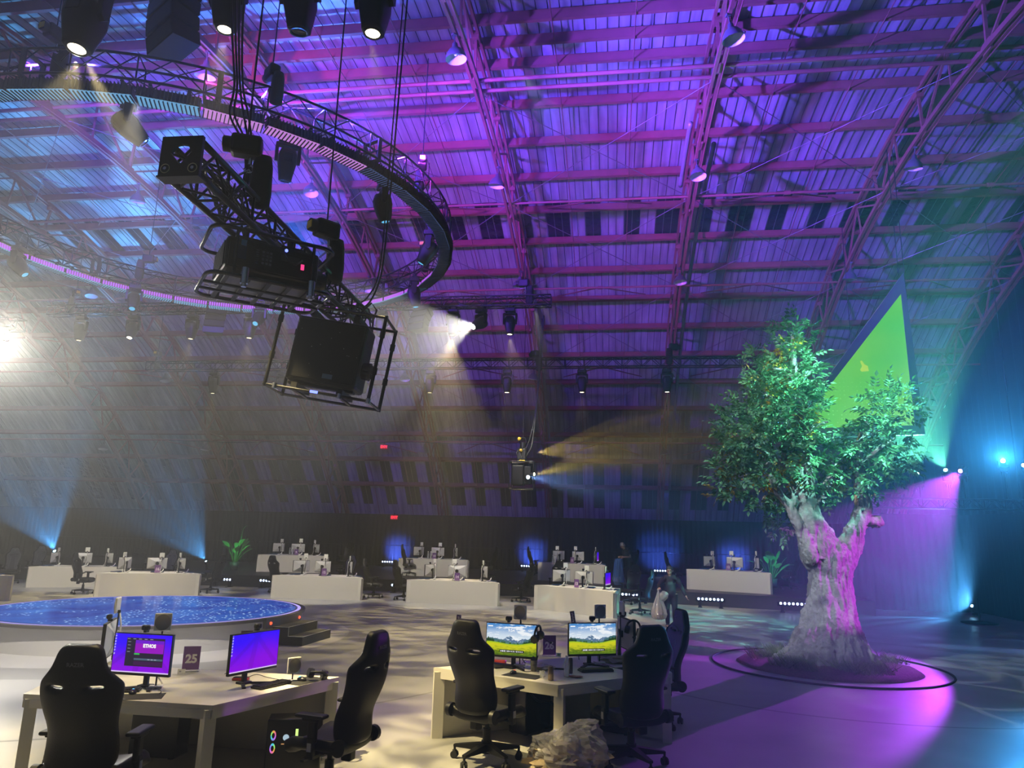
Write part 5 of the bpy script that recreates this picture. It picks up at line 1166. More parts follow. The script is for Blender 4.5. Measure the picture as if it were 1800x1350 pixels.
# ---------------------------------------------------------------- far desks
def far_desk(Lx, Ly, ang, z, num, nmtxt, seed, fx=False):
    d = V((cos(rad(ang)), sin(rad(ang)), 0)); n = V((-d.y, d.x, 0)); L0 = V((Lx, Ly, 0)); s = 1.58
    P = [L0, L0+d*(s/2)+n*(s*.866), L0+d*(1.5*s)+n*(s*.866), L0+d*(2*s)]
    desk([(p.x, p.y) for p in P], z, 'white desk %s, its closed side towards the stage' % nmtxt)
    mid = L0+d*s; zt = z+0.74; rnd = random.Random(seed)
    for k, (f, off, inn, lab) in enumerate(((ang+150, -0.85, 0.50, 'left'), (ang+90, 0.08, 0.42, 'middle'), (ang+30, 0.95, 0.48, 'right'))):
        q = mid+d*(off+rnd.uniform(-.08, .08))+n*inn; fa = f+rnd.uniform(-14, 14)
        m = monitor(q.x, q.y, zt, fa, '%s monitor seen from behind on the desk %s' % (lab, nmtxt))
        on_top(WC, wu, m, rnd.uniform(-.1, .1), 0.505, 'webcam on the %s monitor of the desk %s' % (lab, nmtxt))
        w = local(m, rnd.choice((-0.12, 0.1)), 0.06, 0); keylight(w.x, w.y, zt, fa, 'white square key light over the %s monitor, desk %s' % (lab, nmtxt), rnd.uniform(-.02, .06))
        kq = q+dirv(f)*0.27; keyboard(kq.x, kq.y, zt, f, 'blue-lit keyboard at the %s monitor of the desk %s' % (lab, nmtxt), True)
        t = thing('charging_stand', 'white curved stand at the foot of the %s monitor, desk %s' % (lab, nmtxt), 'stand', tuple(V((q.x, q.y, zt))+d*0.17-n*0.12), rad(ang+20*k), 'white curved stands on the far desks')
        b = MB(); b.tube([(-0.12, 0, 0.012), (-0.04, 0, 0.02), (0.03, 0, 0.06), (0.06, 0, 0.13)], [0.02, 0.022, 0.02, 0.014], 8); b.build('arm', 'offwhite', t); MB().box((-0.1, 0, 0.006), (0.1, 0.06, 0.012), bv=0.004).build('base', 'offwhite', t)
    if num:
        q = mid+d*fx+n*0.12; sign(q.x, q.y, zt, ang-90, num, 'purple table number reading %s' % num, 1.15)
    return mid, d, n
F = {}
F[13] = far_desk(-2.41, 23.5, -36.5, 0, '13', 'numbered 13', 13, 0.05)
F[14] = far_desk(-6.77, 24.0, -1.7, 0, '14', 'numbered 14', 14, 0.12)
F[15] = far_desk(-11.5, 23.9, 4, 0, '15', 'numbered 15', 15, 0.18)
F[16] = far_desk(-16.6, 21.9, 27, 0, '16', 'numbered 16', 16, 0.2)
F[8] = far_desk(-21.0, 24.1, 30, 0, '', 'behind the desk numbered 16', 8)
F[17] = far_desk(-19.75, 17.4, 47, 0, '', 'cut by the left edge', 17)
F[12] = far_desk(2.88, 28.7, -27, 0.45, '12', 'numbered 12', 12, 0.0)
F[11] = far_desk(-3.08, 31.3, -24, 0.45, '11', 'numbered 11', 11, 0.0)
F[10] = far_desk(-9.25, 31.3, -1.5, 0.45, '10', 'numbered 10', 10, -0.0)
F[9] = far_desk(-15.5, 30.6, 6, 0.45, '9', 'numbered 9', 9, 0.1)
for (px, py, z, f, lab) in [(144, 1044, 0, 15, 'black gaming chair at the left end of the desk numbered 16'), (369, 1042, 0, 175, 'black gaming chair at the right end of the desk numbered 16'), (290, 1024, 0, -85, 'gaming chair behind the desk numbered 16, showing its front'), (238, 1020, 0, -60, 'gaming chair angled behind the middle of the desk numbered 16'),
       (487, 1042, 0, 70, 'black gaming chair behind the left end of the desk numbered 15'), (607, 1037, 0, -100, 'gaming chair behind the right of the desk numbered 15, showing its front'), (656, 1051, 0, 5, 'gaming chair alone between the desks numbered 15 and 14'), (709, 1055, 0, 40, 'black gaming chair at the left end of the desk numbered 14'),
       (916, 1058, 0, 165, 'purple-lit gaming chair between the desks numbered 14 and 13'), (980, 1050, 0, -95, 'black gaming chair behind the left of the desk numbered 13'), (1125, 1080, 0, 170, 'black gaming chair in profile at the right end of the desk numbered 13'), (1108, 1062, 0, -120, 'grey topped gaming chair behind the right of the desk numbered 13'),
       (58, 1016, 0, -75, 'gaming chair behind the desk at the far left, showing its front'), (13, 1026, 0, -60, 'gaming chair at the left edge, showing its front'), (604, 1005, 0.45, -110, 'gaming chair behind the right of the desk numbered 9'), (720, 1012, 0.45, 10, 'gaming chair at the left end of the desk numbered 10'),
       (858, 1016, 0.45, 170, 'gaming chair at the right end of the desk numbered 10'), (942, 1012, 0.45, 0, 'gaming chair at the left end of the desk numbered 11'), (1107, 1018, 0.45, 185, 'gaming chair behind the person with the blue bag'), (1188, 1030, 0.45, 0, 'gaming chair at the left end of the desk numbered 12'), (1388, 1036, 0.45, 175, 'gaming chair at the right end of the desk numbered 12, by the tree')]:
    p = az(px, py, z); 
    if z > 0 and p.y > 37.5: p = ay(px, py-3, 33.0)
    chair(p.x, p.y, f, lab, z, s=1.02, proto=CHG if 'showing its front' in lab else None)
for i, (px, py, z, lab) in enumerate([(1240, 1000, 0, '')][:0]): pass
for px, py, num, lab in ((958, 985, 11, 'left of two clear bottles on the desk numbered 11'), (964, 985, 11, 'right of two clear bottles on the desk numbered 11'), (750, 979, 10, 'left of two clear bottles on the desk numbered 10'), (755, 979, 10, 'right of two clear bottles on the desk numbered 10'), (507, 973, 9, 'left of two clear bottles on the desk numbered 9'), (512, 973, 9, 'right of two clear bottles on the desk numbered 9')):
    mid, d, n = F[num]; p = ay(px, py, mid.y); e = (p-mid).dot(d)/1.0; q = mid+d*e*0.95+n*0.15; bottle(q.x, q.y, 1.19, 'clear water bottle, %s' % lab, 1.5, 'water bottles on the far desks')
# ================================================================== tree in its bed
TB = V((4.08, 14.8, 0))
def tp(px, py, dy=0.0): return V(((px-1462)*0.0117+4.2-TB.x, dy, 1.46+(1030-py)*0.0109))
tree = thing('tree', 'tall leafy tree with a thick forked trunk, standing in a round bed', 'tree', tuple(TB))
b = MB()
b.tube([(0.02, 0, -0.05), (0.02, 0, 0.12), (0.03, 0, 0.35), (0.03, 0, 0.62), (0.04, 0, 0.95), (0.08, 0, 1.3), (0.12, 0, 1.65), (0.13, 0, 2.0), (0.12, 0, 2.25)], [0.78, 0.76, 0.68, 0.58, 0.50, 0.42, 0.40, 0.42, 0.30], 18)
def limb(pts, r): b.tube([tp(*p) for p in pts], r, 12)
limb([(1462, 1010, 0), (1445, 965, -0.05), (1428, 915, -0.05), (1424, 870, 0), (1428, 820, 0.05), (1426, 760, 0.05), (1424, 690, 0), (1424, 620, 0), (1424, 570, 0)], [0.36, 0.37, 0.31, 0.25, 0.2, 0.15, 0.1, 0.06, 0.03])
limb([(1470, 1000, 0.0), (1492, 962, 0.05), (1513, 925, 0.1), (1525, 893, 0.1), (1524, 860, 0.1), (1519, 825, 0.12), (1525, 780, 0.15), (1545, 730, 0.15)], [0.32, 0.24, 0.18, 0.165, 0.15, 0.13, 0.08, 0.03])
limb([(1436, 985, -0.2), (1412, 935, -0.28), (1396, 895, -0.3), (1380, 868, -0.3), (1368, 840, -0.3)], [0.22, 0.12, 0.09, 0.07, 0.04])
limb([(1400, 905, -0.3), (1404, 880, -0.32), (1398, 860, -0.32)], [0.06, 0.05, 0.03])
limb([(1524, 915, 0.1), (1540, 918, 0.1), (1550, 914, 0.1)], [0.14, 0.12, 0.10])
for (a, b_) in (((1428, 850), (1340, 780)), ((1428, 800), (1330, 840)), ((1426, 770), (1470, 740)), ((1424, 720), (1365, 690)), ((1424, 680), (1455, 640)), ((1521, 820), (1575, 770)), ((1521, 815), (1490, 800)), ((1424, 660), (1385, 640))):
    limb([(a[0], a[1], 0), ((a[0]+b_[0])/2, (a[1]+b_[1])/2-6, -0.1), (b_[0], b_[1], -0.15)], [0.07, 0.045, 0.02])
random.seed(11)
for i in range(11):
    a = 2*pi*i/11+random.uniform(-.2, .2); R_ = random.uniform(0.75, 1.05) if i != 6 else 1.3; w = random.uniform(-.3, .3)
    b.tube([V((0.35*cos(a), 0.35*sin(a), 0.55)), V((0.62*cos(a+w*.4), 0.62*sin(a+w*.4), 0.22)), V((0.85*R_*cos(a+w), 0.85*R_*sin(a+w), 0.07)), V((1.1*R_*cos(a+w*1.4), 1.1*R_*sin(a+w*1.4), -0.03))], [0.26, 0.19, 0.12, 0.05], 10)
bark = mat('grey_brown_bark', (0.27, 0.22, 0.20), 0.85, var=0.4, vscale=9, bump=0.9, bscale=22)
o = b.build('trunk', bark, tree); r = o.modifiers.new('r', 'REMESH'); r.mode = 'VOXEL'; r.voxel_size = 0.022; r.use_smooth_shade = True; evaluated(o)
me = o.data; me.update()
nor = [v.normal.copy() for v in me.vertices]
for v, n in zip(me.vertices, nor):
    p = v.co; ang = atan2(p.y, p.x); d = mnoise.fractal(V((p.x*9, p.y*9, p.z*1.6)), 0.6, 2.2, 5)*0.05 + mnoise.noise(V((p.x*2.6, p.y*2.6, p.z*1.3)))*0.05
    d -= 0.035*abs(mnoise.noise(V((p.x*14, p.y*14, p.z*2.2+mnoise.noise(p*2.0)))))
    v.co = p + n*d*(1.0 if p.z < 2.6 else 0.45)
for p in me.polygons: p.use_smooth = True
def leafmat(name, c0, c1, tr=0.25):
    m = bpy.data.materials.new(name); m.use_nodes = True; nt = m.node_tree; N = nt.nodes; L = nt.links; bs = N['Principled BSDF']
    g = N.new('ShaderNodeNewGeometry'); cr = N.new('ShaderNodeValToRGB'); cr.color_ramp.elements[0].color = (*c0, 1); cr.color_ramp.elements[1].color = (*c1, 1); L.new(g.outputs['Random Per Island'], cr.inputs[0])
    L.new(cr.outputs[0], bs.inputs['Base Color']); bs.inputs['Roughness'].default_value = 0.45
    t = N.new('ShaderNodeBsdfTranslucent'); L.new(cr.outputs[0], t.inputs[0]); mx = N.new('ShaderNodeMixShader'); mx.inputs[0].default_value = tr; L.new(bs.outputs[0], mx.inputs[1]); L.new(t.outputs[0], mx.inputs[2]); L.new(mx.outputs[0], N['Material Output'].inputs[0]); return m
def sprigs(blobs, name, m, seed, dens=42.0, parent=None, ls=1.0):
    rnd = random.Random(seed); b = MB()
    for (c, R, dep) in blobs:
        n = int(dens*4*R*R*(0.6+0.4*dep))
        for _ in range(max(n, 6)):
            while True:
                d = V((rnd.uniform(-1, 1), rnd.uniform(-1, 1), rnd.uniform(-1, 1)))
                if 0.05 < d.length < 1: break
            d.normalize(); rr = R*(0.35+0.68*rnd.random()**0.5)*(1+0.22*mnoise.noise(d*2.3+c*3)); p = c+V((d.x*rr, d.y*rr*dep, d.z*rr))
            ax_ = (d+V((rnd.gauss(0, .5), rnd.gauss(0, .5), rnd.gauss(0, .35)-0.05))).normalized(); s = ax_.cross(V((0, 0, 1)))
            if s.length < 0.05: s = V((1, 0, 0))
            s.normalize(); s = (M4.Rotation(rnd.uniform(-.9, .9), 3, ax_) @ s); u = s.cross(ax_); L_ = rnd.uniform(0.13, 0.22)*ls; k = 4
            b.add([p, p+ax_*L_, p+ax_*L_+u*0.003, p+u*0.003], [(0, 1, 2, 3)])
            for i in range(k):
                q = p+ax_*(L_*(0.25+0.75*i/(k-1)))
                for sg in ((-1, 1) if i < k-1 else (0,)):
                    ld = (ax_*(0.55 if sg else 1)+s*(0.95*sg)+u*rnd.uniform(-.3, .15)).normalized(); lw = ld.cross(u).normalized(); ll = rnd.uniform(0.06, 0.095)*ls; w = ll*0.27
                    b.add([q, q+ld*ll*0.45+lw*w+u*0.006, q+ld*ll-u*0.012, q+ld*ll*0.45-lw*w+u*0.006], [(0, 1, 2), (0, 2, 3)])
    o = b.build(name, m, parent or tree); o['kind'] = 'stuff'; return o
def bl(lst, seed, K=0.0117):
    rnd = random.Random(seed); return [(tp(x, y, rnd.uniform(-.35, .35) if r > 30 else rnd.uniform(-.15, .15)), r*K, 1.0) for x, y, r in lst]
main = [(1425, 565, 26), (1418, 590, 32), (1432, 622, 40), (1412, 655, 45), (1430, 668, 37), (1368, 605, 14), (1366, 632, 22), (1376, 668, 36), (1350, 695, 32), (1400, 715, 58), (1434, 715, 34), (1352, 738, 48), (1318, 752, 30), (1302, 735, 14), (1298, 782, 17), (1320, 800, 37), (1372, 790, 62), (1424, 785, 45), (1438, 765, 22), (1294, 830, 15), (1305, 842, 34), (1350, 850, 44), (1394, 850, 34), (1440, 835, 30), (1310, 870, 16), (1292, 850, 11), (1330, 770, 40), (1420, 740, 50),
        (1565, 705, 36), (1590, 700, 22), (1604, 690, 9), (1544, 735, 32), (1575, 745, 38), (1514, 780, 25), (1545, 790, 48), (1578, 795, 28), (1510, 808, 27), (1486, 804, 16), (1478, 828, 26), (1515, 830, 30), (1558, 832, 30), (1572, 810, 24), (1470, 850, 14), (1550, 855, 16),
        (1393, 893, 16), (1372, 880, 13), (1366, 905, 12), (1398, 912, 10), (1392, 938, 13), (1378, 935, 8), (1454, 872, 11), (1462, 888, 9)]
sprigs(bl(main, 1), 'foliage', leafmat('green_leaves', (0.05, 0.14, 0.05), (0.20, 0.38, 0.17)), 21, 58, ls=1.45)
sprigs(bl([(1398, 622, 16), (1405, 640, 14), (1412, 600, 8), (1395, 700, 10), (1385, 720, 9), (1308, 858, 15), (1290, 870, 12), (1398, 838, 15), (1385, 850, 12), (1435, 735, 8), (1330, 800, 9), (1350, 770, 8), (1418, 815, 8), (1372, 850, 10), (1440, 755, 7), (1390, 680, 8)], 2), 'yellow_lit_leaves', leafmat('yellow_lit_leaves', (0.46, 0.28, 0.02), (0.70, 0.45, 0.05)), 31, 90, ls=1.45)  # yellow of the warm beam put into the leaf colour of these sprigs
sprigs(bl([(1452, 868, 9), (1400, 930, 7), (1490, 815, 6)], 3), 'pale_leaves', leafmat('pale_pink_leaves', (0.5, 0.4, 0.38), (0.65, 0.5, 0.42)), 41, 60, ls=1.4)
# bed of mulch, grass and the ring in the floor round it
b = MB(); n = 48; rings = [(1.60, 0.004), (1.55, 0.04), (1.3, 0.07), (1.0, 0.10), (0.6, 0.12), (0.0, 0.12)]; vs = []
for r, z in rings:
    for j in range(n):
        a = 2*pi*j/n; k = 1+0.02*mnoise.noise(V((cos(a)*3, sin(a)*3, 1))); vs.append((r*k*cos(a), r*k*sin(a), z+(0.025*mnoise.noise(V((r*cos(a)*4, r*sin(a)*4, 0))) if r < 1.58 else 0)))
b.add(vs, [(i*n+j, i*n+(j+1) % n, (i+1)*n+(j+1) % n, (i+1)*n+j) for i in range(len(rings)-1) for j in range(n)], True)
o = b.build('mulch_bed', mat('reddish_mulch', (0.12, 0.065, 0.05), 0.95, var=0.8, vscale=25, bump=1.0, bscale=60), None, (TRC.x, TRC.y, 0)); tag(o, 'round bed of reddish mulch at the foot of the tree', 'plant bed')
rnd = random.Random(5); b = MB()
for _ in range(7000):
    a = rnd.uniform(0, 2*pi); r = rnd.uniform(0.62, 1.42)
    if mnoise.noise(V((cos(a)*2.1, sin(a)*2.1, r*1.6))) < -0.12 + (r-1.0)*0.5: continue
    p = V((r*cos(a)+0.05, r*sin(a), 0.09)); d = V((rnd.gauss(0, .5), rnd.gauss(0, .5), 1)).normalized(); h = rnd.uniform(0.09, 0.24); s = d.orthogonal().normalized()*0.009
    b.add([p-s, p+s, p+d*h*0.6+V((d.x, d.y, 0))*0.02, p+d*h+V((d.x, d.y, 0))*0.06], [(0, 1, 2), (0, 2, 3)])
o = b.build('grass', leafmat('bed_grass', (0.06, 0.09, 0.03), (0.22, 0.26, 0.10), 0.1), None, (TRC.x, TRC.y, 0)); tag(o, 'tufts of short grass round the tree trunk', 'grass', kind='stuff')
b = MB(); b.tube([V((TRC.x+2.06*cos(2*pi*i/96), TRC.y+2.06*sin(2*pi*i/96), 0.012)) for i in range(96)], 0.02, 6, closed=True); struct(b.build('trim_2', 'rubber'), 'black ring let into the floor round the tree bed')
# ================================================================== potted plants
def plant(px, py, Y, z, H, label, seed, tall=0.0):
    p = ay(px, py, Y); t = thing('potted_plant', label, 'plant', (p.x, p.y, z)); rnd = random.Random(seed)
    MB().lathe([(0, 0), (0.17, 0.0), (0.22, 0.36), (0.2, 0.36), (0.19, 0.32), (0, 0.31)], 20).build('pot', mat('dark_pot_%d' % seed, (0.03, 0.03, 0.035), 0.5), t)
    lm_ = leafmat('broad_leaf_%d' % seed, (0.05, 0.20, 0.05), (0.12, 0.36, 0.10), 0.3)
    for i in range(13):
        a = 2*pi*i/13*2.4+rnd.uniform(-.3, .3); tilt = rnd.uniform(0.1, 0.75); hh = H*rnd.uniform(0.5, 0.9)
        if tall and i == 3: tilt = 0.12; hh = tall; a = 0.3
        d = V((cos(a)*sin(tilt), sin(a)*sin(tilt), cos(tilt))); base = V((0.05*cos(a), 0.05*sin(a), 0.3)); q = base+d*hh
        b = MB(); b.tube([base, base+d*hh*0.5+V((0, 0, 0.03)), q], [0.014, 0.011, 0.007], 6); b.build('stalk', lm_, t)
        side = d.cross(V((0, 0, 1))); side = side.normalized() if side.length > .05 else V((1, 0, 0)); b = MB(); Lf = rnd.uniform(0.42, 0.62); W_ = rnd.uniform(0.09, 0.14); k = 8; droop = rnd.uniform(0.2, 0.6); out = V((cos(a), sin(a), 0)); vs = []
        for j in range(k+1):
            u = j/k; c = q+d*Lf*u+out*(droop*Lf*u*u*0.6)-V((0, 0, droop*Lf*u*u)); w = W_*sin(pi*min(1, u*0.94+0.06))**0.7
            fold = (d.cross(side)).normalized()*(0.25*w); vs += [c+side*w+fold, c, c-side*w+fold]
        for j in range(k): o_ = j*3; b.f += [(o_, o_+3, o_+4, o_+1), (o_+1, o_+4, o_+5, o_+2)]
        b.v = [tuple(v) for v in vs]; b.mi = [0]*len(b.f); b.sm = [True]*len(b.f); b.build('leaf', lm_, t)
    return p
PL1 = plant(1356, 1000, 31.5, 0.45, 1.0, 'broad-leaved potted plant lit turquoise, right of the desk numbered 12', 3); PL2 = plant(412, 990, 31.0, 0.45, 1.05, 'broad-leaved potted plant lit green, left of the desk numbered 9', 8, 1.5)
# ================================================================== people and rubbish bags
skin = mat('skin', (0.42, 0.25, 0.18), 0.55); cloth = mat('black_work_clothes', (0.012, 0.012, 0.016), 0.8); greyshirt = mat('dark_grey_shirt', (0.05, 0.05, 0.06), 0.85); hairm = mat('dark_hair', (0.015, 0.012, 0.01), 0.6); greyhair = mat('grey_hair', (0.30, 0.29, 0.28), 0.6)
def voxel(b, name, m, parent, vx, loc=None):
    o = b.build(name, m, parent, loc); r = o.modifiers.new('r', 'REMESH'); r.mode = 'VOXEL'; r.voxel_size = vx; s = o.modifiers.new('s', 'SMOOTH'); s.iterations = 4; s.factor = 0.5; evaluated(o)
    for p in o.data.polygons: p.use_smooth = True
    return o
def hand(b, w, d, side, curl):                                # palm, four unequal fingers, thumb from the side of the palm
    d = V(d).normalized(); s = V(side).normalized(); n = d.cross(s).normalized(); w = V(w)
    for i in range(4): b.tube([w+s*(i-1.5)*0.012, w+d*0.05+s*(i-1.5)*0.02], 0.017, 8)
    for i, L_ in enumerate((0.062, 0.072, 0.067, 0.052)):
        k = w+d*0.075+s*(i-1.5)*0.021; m1 = k+d*L_*0.55*cos(curl)+n*L_*0.55*sin(curl); m2 = m1+d*L_*0.5*cos(curl*2.2)+n*L_*0.5*sin(curl*2.2); b.tube([k-d*0.02, k, m1, m2], [0.010, 0.0095, 0.009, 0.0075], 8)
    k = w+d*0.02-s*0.035; b.tube([w+d*0.012-s*0.018, k, k+d*0.03-s*0.015+n*0.012, k+d*0.05-s*0.012+n*0.024], [0.013, 0.012, 0.0105, 0.008], 8)
def person(label, loc, rz, J, top, hair, sc=1.0, grp=None):
    t = thing('person', label, 'person', loc, rz); t.scale = (sc,)*3; h = V(J['head']); f = V(J['look']).normalized(); rt_ = f.cross(V((0, 0, 1))).normalized(); up_ = rt_.cross(f)
    P = lambda x, y, z: h+rt_*x+f*y+up_*z
    def shapes(b, grow, parts):
        g = lambda r: r+grow
        if 'torso' in parts:
            pel, che, nk = V(J['pelvis']), V(J['chest']), V(J['neck']); sx = (V(J['sh'][1])-V(J['sh'][0])).normalized()
            b.tube([pel-sx*0.07, pel+sx*0.07], g(0.115), 12); b.tube([pel, (pel+che)/2, che], [g(0.13), g(0.125), g(0.135)], 14); b.tube([che-sx*0.08, che+sx*0.08], g(0.12), 12)
            b.tube([V(J['sh'][0])*0.92+nk*0.08, (V(J['sh'][0])+V(J['sh'][1]))/2+V((0, 0, 0.01)), V(J['sh'][1])*0.92+nk*0.08], [g(0.06), g(0.085), g(0.06)], 12); b.tube([che, nk], [g(0.1), g(0.055)], 12)
        if 'arms' in parts:
            for s_, e_, w_ in zip(J['sh'], J['el'], J['wr']): b.tube([V(s_), (V(s_)+V(e_))/2, V(e_), (V(e_)*0.5+V(w_)*0.5), V(w_)], [g(0.058), g(0.05), g(0.042), g(0.038), g(0.028)], 12)
        if 'legs' in parts:
            for a, k, an in zip(J['hip'], J['kn'], J['an']): b.tube([V(a)+V((0, 0, 0.04)), (V(a)+V(k))/2, V(k), V(k)*0.6+V(an)*0.4, V(an)], [g(0.098), g(0.078), g(0.058), g(0.055), g(0.04)], 12)
        if 'feet' in parts:
            for an, to in zip(J['an'], J['toe']): b.tube([V(an), V(an)*0.6+V(to)*0.4-V((0, 0, 0.025)), V(to)], [g(0.038), g(0.042), g(0.034)], 10)
    b = MB(); shapes(b, 0, ('torso', 'arms', 'legs', 'feet'))
    b.tube([V(J['neck'])-V((0, 0, 0.05)), V(J['neck'])+V((0, 0, 0.02)), h-up_*0.06], [0.052, 0.048, 0.046], 12)
    b.ball(P(0, -0.01, 0.02), 0.082, 16, 12, (1, 1, 1.2)); b.ball(P(0, 0.02, -0.045), 0.06, 14, 10, (1, 1, 1.05)); b.tube([P(0, 0.082, 0.012), P(0, 0.104, -0.022)], [0.010, 0.016], 8); b.tube([P(-0.022, 0.078, -0.058), P(0.022, 0.078, -0.058)], 0.0085, 8)
    for s_ in (-1, 1): b.ball(P(s_*0.083, -0.012, -0.005), 0.024, 8, 8); b.tube([P(s_*0.012, 0.076, 0.03), P(s_*0.05, 0.064, 0.03)], 0.009, 8)
    for (w_, d_, s_), c_ in zip(J['hand'], J['curl']): hand(b, w_, d_, s_, c_)
    voxel(b, 'body', skin, t, 0.0085)
    b = MB(); shapes(b, 0.016, ('torso', 'arms') if J.get('long') else ('torso',))
    if not J.get('long'):
        for s_, e_ in zip(J['sh'], J['el']): b.tube([V(s_), V(s_)*0.35+V(e_)*0.65], [0.075, 0.066], 12)
    voxel(b, 'shirt', top, t, 0.016)
    b = MB(); shapes(b, 0.014, ('legs',)); pel = V(J['pelvis']); b.tube([pel-V((0.07, 0, 0)), pel+V((0.07, 0, 0))], 0.128, 12); voxel(b, 'trousers', cloth, t, 0.016)
    for an, to in zip(J['an'], J['toe']):
        b = MB(); b.tube([V(an)+V((0, 0, 0.02)), V(an)-V((0, 0, 0.03)), V(an)*0.5+V(to)*0.5-V((0, 0, 0.02)), V(to)], [0.048, 0.052, 0.052, 0.042], 12); voxel(b, 'shoe', 'rubber', t, 0.014)
    b = MB(); b.ball(P(0, -0.022, 0.04), 0.09, 16, 12, (1.02, 1.0, 1.12)); b.ball(P(0, -0.06, -0.03), 0.062, 12, 10)
    b2 = b.build('hair', hair, t)
    for s_ in (-1, 1): MB().ball(P(s_*0.031, 0.073, 0.012), 0.0105, 8, 6).build('eye', 'blackgloss', t)
    return t
film = mat('clear_bin_bag', (0.55, 0.54, 0.55), 0.10, alpha=0.5, bump=0.6, bscale=12); bluefilm = mat('blue_bin_bag', (0.10, 0.22, 0.60), 0.2, alpha=0.55, bump=0.5, bscale=14); trash = mat('mixed_rubbish', (0.32, 0.24, 0.14), 0.6, var=0.9, vscale=9)
pa = az(1180, 1101, 0)
JA = dict(pelvis=(0.0, 0.0, 0.82), chest=(-0.01, -0.03, 1.12), neck=(-0.01, -0.05, 1.29), head=(-0.015, -0.075, 1.435), look=(-0.12, -1, -0.12), sh=[(-0.175, -0.01, 1.235), (0.165, -0.01, 1.245)], el=[(-0.31, 0.03, 1.03), (0.29, 0.05, 1.01)], wr=[(-0.29, -0.15, 0.98), (0.40, -0.02, 0.80)],
          hip=[(-0.085, 0, 0.80), (0.085, 0, 0.80)], kn=[(-0.10, -0.10, 0.44), (0.10, 0.0, 0.43)], an=[(-0.09, -0.13, 0.075), (0.10, 0.14, 0.10)], toe=[(-0.10, -0.28, 0.036), (0.10, 0.0, 0.038)], hand=[((-0.29, -0.15, 0.98), (0.0, -0.8, -0.6), (1, 0, 0)), ((0.40, -0.02, 0.80), (0.4, -0.1, -1), (0, 1, 0))], curl=[1.2, 0.35], long=True)
person('person in black work clothes walking with a clear bag of rubbish', (pa.x, pa.y, 0), rad(-4), JA, cloth, hairm)
def hung_bag(name, label, loc, H, R, m, seed, sx=1.0):
    t = thing(name, label, 'rubbish bag', loc); b = MB(); n = 26; prof = [(0.012, H), (0.035, H-0.03), (0.02, H-0.06), (0.05, H-0.16), (R*0.55, H*0.58), (R*0.9, H*0.34), (R, H*0.2), (R*0.85, H*0.07), (R*0.4, 0.01), (0, 0.0)]; vs = []
    for i, (r, z) in enumerate(prof):
        for j in range(n): a = 2*pi*j/n; k = 1+0.14*sin(5*a+seed+i*0.4)+0.10*sin(9*a+i); vs.append((r*k*cos(a)*sx, r*k*sin(a), z))
    b.add(vs, [(i*n+j, (i+1)*n+j, (i+1)*n+(j+1) % n, i*n+(j+1) % n) for i in range(len(prof)-1) for j in range(n)], False); b.build('bag_film', m, t)
    bb = blob(R*0.74, H*0.36, seed, 0.35, 20, 10); o = bb.build('contents', trash, t, (0, 0, 0.02)); return t
bp_ = V((pa.x, pa.y, 0))+M4.Rotation(rad(-4), 3, 'Z') @ V((-0.30, -0.24, 0.0))
t = hung_bag('rubbish_bag', 'clear bag of rubbish held by the walking person', (bp_.x-0.02, bp_.y, 0.17), 0.80, 0.2, film, 1.0)
b = MB(); b.lathe([(0.03, 0.0), (0.09, 0.05), (0.12, -0.03), (0.10, -0.16), (0.03, -0.22)], 14); b.build('bag_mouth', film, t, (0.16, -0.02, 0.66), (0.4, 0.5, 0))
pb_ = az(1104, 1030, 0.45)
JB = dict(pelvis=(0.0, 0.06, 0.92), chest=(0, -0.08, 1.24), neck=(0, -0.17, 1.42), head=(0, -0.25, 1.535), look=(0, -1, -0.75), sh=[(-0.19, -0.08, 1.37), (0.19, -0.08, 1.37)], el=[(-0.23, -0.02, 1.11), (0.23, -0.02, 1.11)], wr=[(-0.10, -0.27, 1.12), (0.10, -0.27, 1.10)],
          hip=[(-0.09, 0.05, 0.90), (0.09, 0.05, 0.90)], kn=[(-0.10, 0.0, 0.48), (0.10, 0.0, 0.48)], an=[(-0.10, 0.06, 0.08), (0.10, 0.06, 0.08)], toe=[(-0.11, -0.11, 0.036), (0.11, -0.11, 0.036)], hand=[((-0.10, -0.27, 1.12), (0.25, -1, -0.3), (0, 0, 1)), ((0.10, -0.27, 1.10), (-0.25, -1, -0.3), (0, 0, 1))], curl=[0.9, 0.9])
person('person with grey hair and dark shirt, looking down and holding a blue bag open', (pb_.x, pb_.y, 0.45), rad(-60), JB, greyshirt, greyhair)
q = V((pb_.x, pb_.y, 0))+M4.Rotation(rad(-60), 3, 'Z') @ V((0, -0.42, 0))
t = thing('rubbish_bag', 'long blue rubbish bag held open behind the desk numbered 13', 'rubbish bag', (q.x, q.y, 0.45)); b = MB(); n = 24; prof = [(0.14, 1.04), (0.15, 0.95), (0.17, 0.7), (0.20, 0.4), (0.24, 0.18), (0.2, 0.04), (0.0, 0.0)]; vs = []
for i, (r, z) in enumerate(prof):
    for j in range(n): a = 2*pi*j/n; k = 1+0.13*sin(4*a+i)+0.08*sin(7*a); vs.append((r*k*cos(a), r*k*sin(a), z))
b.add(vs, [(i*n+j, (i+1)*n+j, (i+1)*n+(j+1) % n, i*n+(j+1) % n) for i in range(len(prof)-1) for j in range(n)], False); b.build('bag_film', bluefilm, t); blob(0.16, 0.3, 4.0, 0.4, 18, 8).build('contents', mat('pale_litter', (0.5, 0.5, 0.5), 0.6, var=0.6, vscale=12), t, (0, 0, 0.03))
